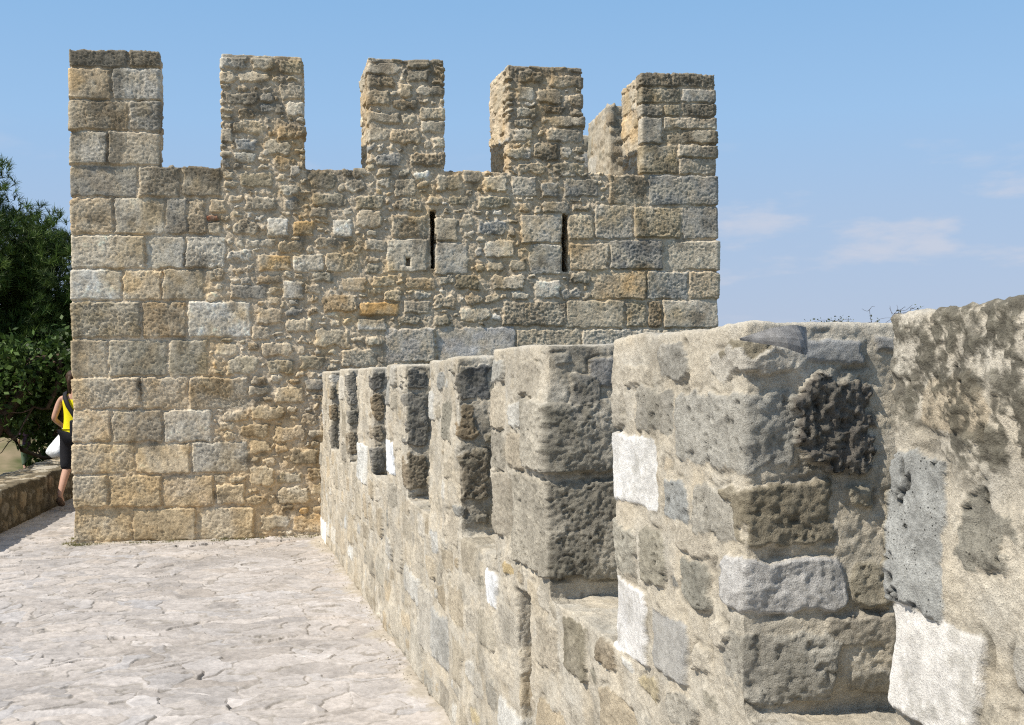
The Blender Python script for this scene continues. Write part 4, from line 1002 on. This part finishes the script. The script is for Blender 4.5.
    if not bare_arms:
        tk.update({'lsl': ((-.18, .0, 1.36), .062, .06), 'lel2': ((-.232, -.055, 1.14), .05, .05), 'rsl': ((.18, .0, 1.36), .062, .06), 'rel2': ((.224, -.028, 1.12), .05, .05)})
        te += [('ls', 'lsl'), ('lsl', 'lel2'), ('rs', 'rsl'), ('rsl', 'rel2')]
    skin("top", tk, te, tops, r)
    mixp = lambda a, b, t: tuple(a[i] * (1 - t) + b[i] * t for i in range(3))
    pk = {'p': ((0, 0, .945), .142, .118), 'l1': (LH, .105, .105), 'l2': (mixp(LH, LK, .55), .092, .095), 'l3': (mixp(LK, LA, cut - .4), .080, .082), 'r1': (RH, .105, .105), 'r2': (mixp(RH, RK, .55), .092, .095), 'r3': (mixp(RK, RA, cut - .4), .080, .082)}
    skin("trousers", pk, [('p', 'l1'), ('l1', 'l2'), ('l2', 'l3'), ('p', 'r1'), ('r1', 'r2'), ('r2', 'r3')], legs_mat, r)
    # shoes: trailing one stands on its toes, sole to the viewer
    skin("shoe", {'h': ((LA[0], LA[1] - .045, LA[2] - .035), .044, .042), 'm': ((LA[0], LA[1] + .0, LA[2] - .085), .044, .040), 't': ((LA[0], LA[1] + .085, .042), .046, .036)}, [('h', 'm'), ('m', 't')], shoe_mat, r)
    skin("shoe", {'h': ((RA[0], RA[1] - .05, .045), .042, .042), 'm': ((RA[0], RA[1] + .05, .045), .042, .040), 't': ((RA[0], RA[1] + .15, .036), .044, .032)}, [('h', 'm'), ('m', 't')], shoe_mat, r)
    hair = ball("hair", (0, -.012, 1.645), .098, hair_mat, r, (.93, 1.02, 1.0))
    if pony:
        skin("ponytail", {'a': ((0, -.10, 1.66), .03, .03), 'b': ((0, -.135, 1.60), .036, .034), 'c': ((0, -.125, 1.50), .028, .026), 'd': ((0, -.11, 1.43), .012, .012)}, [('a', 'b'), ('b', 'c'), ('c', 'd')], hair_mat, r)
    return r

wx, wy = -5.575, 14.62
woman = person("person in a yellow sleeveless top and dark cropped trousers walking away beside the tower", (wx, wy, .012), radians(-1), cloth("yellow_cotton", (.80, .70, .02), .08), cloth("charcoal_cotton", (.022, .022, .026)), plain_mat("brown_leather", (.10, .065, .045), .6, 40, .2, .2), plain_mat("brown_hair", (.045, .025, .015), .6, 60, .4, .5), 1.0, .20)

def strap_bag():
    M = plain_mat("black_nylon", (.018, .018, .022), .7, 60, .2, .2)
    root = tag(empty("shoulder_bag", (wx + .12, wy - .02, 1.0)), "small black bag slung across the back of the person in yellow", "bag")
    s = Soup()
    pts = [(-.10, .07, 1.43), (-.105, .0, 1.475), (-.085, -.075, 1.41), (-.03, -.115, 1.30), (.05, -.125, 1.18), (.12, -.13, 1.09)]
    V = []; F = []
    for i, p in enumerate(pts):
        for dx, dy in ((-.024, 0), (.024, .006), (.024, -.010), (-.024, -.016)):
            V.append((wx + p[0] + dx, wy + p[1] + dy, p[2] + dx * .55))
    for i in range(len(pts) - 1):
        for k in range(4): F.append((i * 4 + k, i * 4 + (k + 1) % 4, i * 4 + 4 + (k + 1) % 4, i * 4 + 4 + k))
    o = mesh_obj("strap", np.array(V), np.array(F), M, root)
    bm = bmesh.new(); bmesh.ops.create_cube(bm, size=1); bmesh.ops.scale(bm, vec=(.20, .085, .20), verts=bm.verts)
    bmesh.ops.bevel(bm, geom=bm.edges[:], offset=.028, segments=4, profile=.6, affect='EDGES')
    bmesh.ops.translate(bm, vec=(wx + .12, wy - .175, 1.02), verts=bm.verts)
    me = bpy.data.meshes.new("pouch"); bm.to_mesh(me); bm.free(); me.materials.append(M)
    b = bpy.data.objects.new("pouch", me); COL.objects.link(b); b.parent = root; b.location = -Vector(root.location)
strap_bag()

def carrier_bag():
    hx, hy, hz = wx - .215, wy + .205, .985
    V = []; F = []; n = 28; rows = 16
    rg = np.random.default_rng(61)
    for r in range(rows + 1):
        q = r / rows
        w = .018 + .135 * sstep(.0, .75, q) * (1 - .55 * max(0, q - .85) / .15)
        dpt = .014 + .075 * sstep(.0, .8, q) * (1 - .5 * max(0, q - .85) / .15)
        for k in range(n):
            t = 2 * math.pi * k / n
            fold = 1 + .10 * math.sin(5 * t + 3 * q) + .06 * math.sin(9 * t - 6 * q)
            V.append((hx - .03 * q + w * fold * math.cos(t), hy - .10 * q + dpt * fold * math.sin(t), hz + .015 - .355 * q - .012 * math.cos(2 * t) * q))
    for r in range(rows):
        for k in range(n): F.append((r * n + k, r * n + (k + 1) % n, (r + 1) * n + (k + 1) % n, (r + 1) * n + k))
    V.append((hx - .03, hy - .10, hz - .352)); c = len(V) - 1
    me = bpy.data.meshes.new("carrier_bag")
    me.from_pydata(V, [], F + [(rows * n + k, rows * n + (k + 1) % n, c) for k in range(n)])
    for p in me.polygons: p.use_smooth = True
    m, nt, b = new_mat("white_plastic", .35, .4); b.inputs["Base Color"].default_value = (.74, .76, .78, 1)
    tc = nt.nodes.new("ShaderNodeTexCoord"); nz = nt.nodes.new("ShaderNodeTexNoise"); nz.inputs["Scale"].default_value = 18
    nt.links.new(tc.outputs["Object"], nz.inputs["Vector"]); bp = nt.nodes.new("ShaderNodeBump"); bp.inputs["Distance"].default_value = .02; bp.inputs["Strength"].default_value = .6
    nt.links.new(nz.outputs[0], bp.inputs["Height"]); nt.links.new(bp.outputs[0], b.inputs["Normal"])
    me.materials.append(m)
    o = bpy.data.objects.new("carrier_bag", me); COL.objects.link(o)
    tag(o, "white plastic carrier bag hanging from the hand of the person in yellow", "bag")
carrier_bag()

fx, fy = -15.3, 36.2
far = person("distant person in a dark purple top and green trousers beyond the low wall", (fx, fy, gz(fx, fy) + .02), radians(35), cloth("plum_cotton", (.065, .04, .06)), cloth("green_cotton", (.10, .14, .09)), plain_mat("grey_shoe", (.2, .2, .2)), plain_mat("dark_hair", (.03, .02, .015), .6, 60, .4, .5), 1.0, .14, False, .95, False)

# ================================================================== LIGHT, SKY, CAMERA
EL = radians(50.0); SX, SY = -math.cos(radians(26)), -math.sin(radians(26))           # horizontal direction to the sun
sd = Vector((SX * math.cos(EL), SY * math.cos(EL), math.sin(EL))).normalized()
sl = bpy.data.lights.new("sun", 'SUN'); sl.energy = 4.8; sl.angle = radians(.53); sl.color = (1.0, .925, .81)
so = bpy.data.objects.new("sun", sl); COL.objects.link(so); so.rotation_euler = sd.to_track_quat('Z', 'Y').to_euler(); so.location = (-20, -8, 25)

w = bpy.data.worlds.new("World"); scene.world = w; w.use_nodes = True
nt = w.node_tree; N, L = nt.nodes.new, nt.links.new
bg = nt.nodes["Background"]
sky = N("ShaderNodeTexSky"); sky.sky_type = 'NISHITA'; sky.sun_disc = False
sky.sun_elevation = EL; sky.sun_rotation = math.atan2(SX, SY)
sky.altitude = 100; sky.air_density = 1.0; sky.dust_density = .7; sky.ozone_density = 3.0
# thin low clouds
tc = N("ShaderNodeTexCoord"); sx = N("ShaderNodeSeparateXYZ"); L(tc.outputs["Generated"], sx.inputs[0])
mp = N("ShaderNodeMapping"); mp.inputs["Scale"].default_value = (5.0, 5.0, 17.0); mp.inputs["Location"].default_value = (0.35, .0, .66); L(tc.outputs["Generated"], mp.inputs[0])
nz = N("ShaderNodeTexNoise"); nz.inputs["Scale"].default_value = 1.6; nz.inputs["Detail"].default_value = 7; nz.inputs["Roughness"].default_value = .55; L(mp.outputs[0], nz.inputs["Vector"])
def rng_(v, a, b, c, d):
    m = N("ShaderNodeMapRange"); m.interpolation_type = 'SMOOTHSTEP'
    for i, q in zip((1, 2, 3, 4), (a, b, c, d)): m.inputs[i].default_value = q
    L(v, m.inputs[0]); return m.outputs[0]
cov = rng_(nz.outputs[0], .51, .68, 0, 1)
b1 = rng_(sx.outputs["Z"], .03, .09, .35, 1); b2 = rng_(sx.outputs["Z"], .13, .22, 1, 0)
def mul(a, b):
    m = N("ShaderNodeMath"); m.operation = 'MULTIPLY'
    for i, q in enumerate((a, b)):
        if isinstance(q, (int, float)): m.inputs[i].default_value = q
        else: L(q, m.inputs[i])
    return m.outputs[0]
fac = mul(mul(mul(cov, b1), b2), .45)
# summer haze whitening the lower sky
cr = N("ShaderNodeValToRGB"); L(sx.outputs["Z"], cr.inputs[0]); el = cr.color_ramp.elements
el[0].position = .05; el[0].color = (.295, .358, .480, 1); el[1].position = .31; el[1].color = (.178, .328, .532, 1)
for p_, c_ in ((.135, (.266, .362, .508)), (.215, (.226, .366, .552))):
    e_ = el.new(p_); e_.color = (*c_, 1)
hc = N("ShaderNodeVectorMath"); hc.operation = 'SCALE'; hc.inputs["Scale"].default_value = 10; L(cr.outputs[0], hc.inputs[0])
h2 = N("ShaderNodeMix"); h2.data_type = 'RGBA'; L(rng_(sx.outputs["Z"], .30, .75, 0, 1), h2.inputs[0]); L(hc.outputs[0], h2.inputs[6]); h2.inputs[7].default_value = (2.5, 3.3, 4.5, 1)
hz = N("ShaderNodeMix"); hz.data_type = 'RGBA'; L(rng_(sx.outputs["Z"], .30, 1.0, .92, .75), hz.inputs[0])
L(sky.outputs[0], hz.inputs[6]); L(h2.outputs[2], hz.inputs[7])
mx = N("ShaderNodeMix"); mx.data_type = 'RGBA'; L(fac, mx.inputs[0]); L(hz.outputs[2], mx.inputs[6]); mx.inputs[7].default_value = (4.9, 4.7, 4.95, 1)
L(mx.outputs[2], bg.inputs["Color"]); bg.inputs["Strength"].default_value = .13

cam = bpy.data.cameras.new("camera"); co = bpy.data.objects.new("camera", cam); COL.objects.link(co)
cam.sensor_width = 36; cam.lens = 1150 / 1024 * 36; cam.clip_start = .05; cam.clip_end = 12000
pitch = math.atan((376 - 362.5) / 1150); roll = .013
fw = Vector((0, math.cos(pitch), math.sin(pitch))); up0 = Vector((0, -math.sin(pitch), math.cos(pitch))); r0 = Vector((1, 0, 0))
R = r0 * math.cos(roll) - up0 * math.sin(roll); U = up0 * math.cos(roll) + r0 * math.sin(roll)
co.matrix_world = Matrix(((R.x, U.x, -fw.x, 0), (R.y, U.y, -fw.y, 0), (R.z, U.z, -fw.z, 1.6), (0, 0, 0, 1)))
scene.camera = co
vs = scene.view_settings; scene.display_settings.display_device = 'sRGB'
vs.view_transform = 'Standard'; vs.look = 'None'; vs.exposure = 0.2; vs.gamma = 1.0; vs.use_curve_mapping = False
scene.render.engine = 'CYCLES'; scene.cycles.use_denoising = False; scene.cycles.max_bounces = 6; scene.cycles.filter_width = 1.15
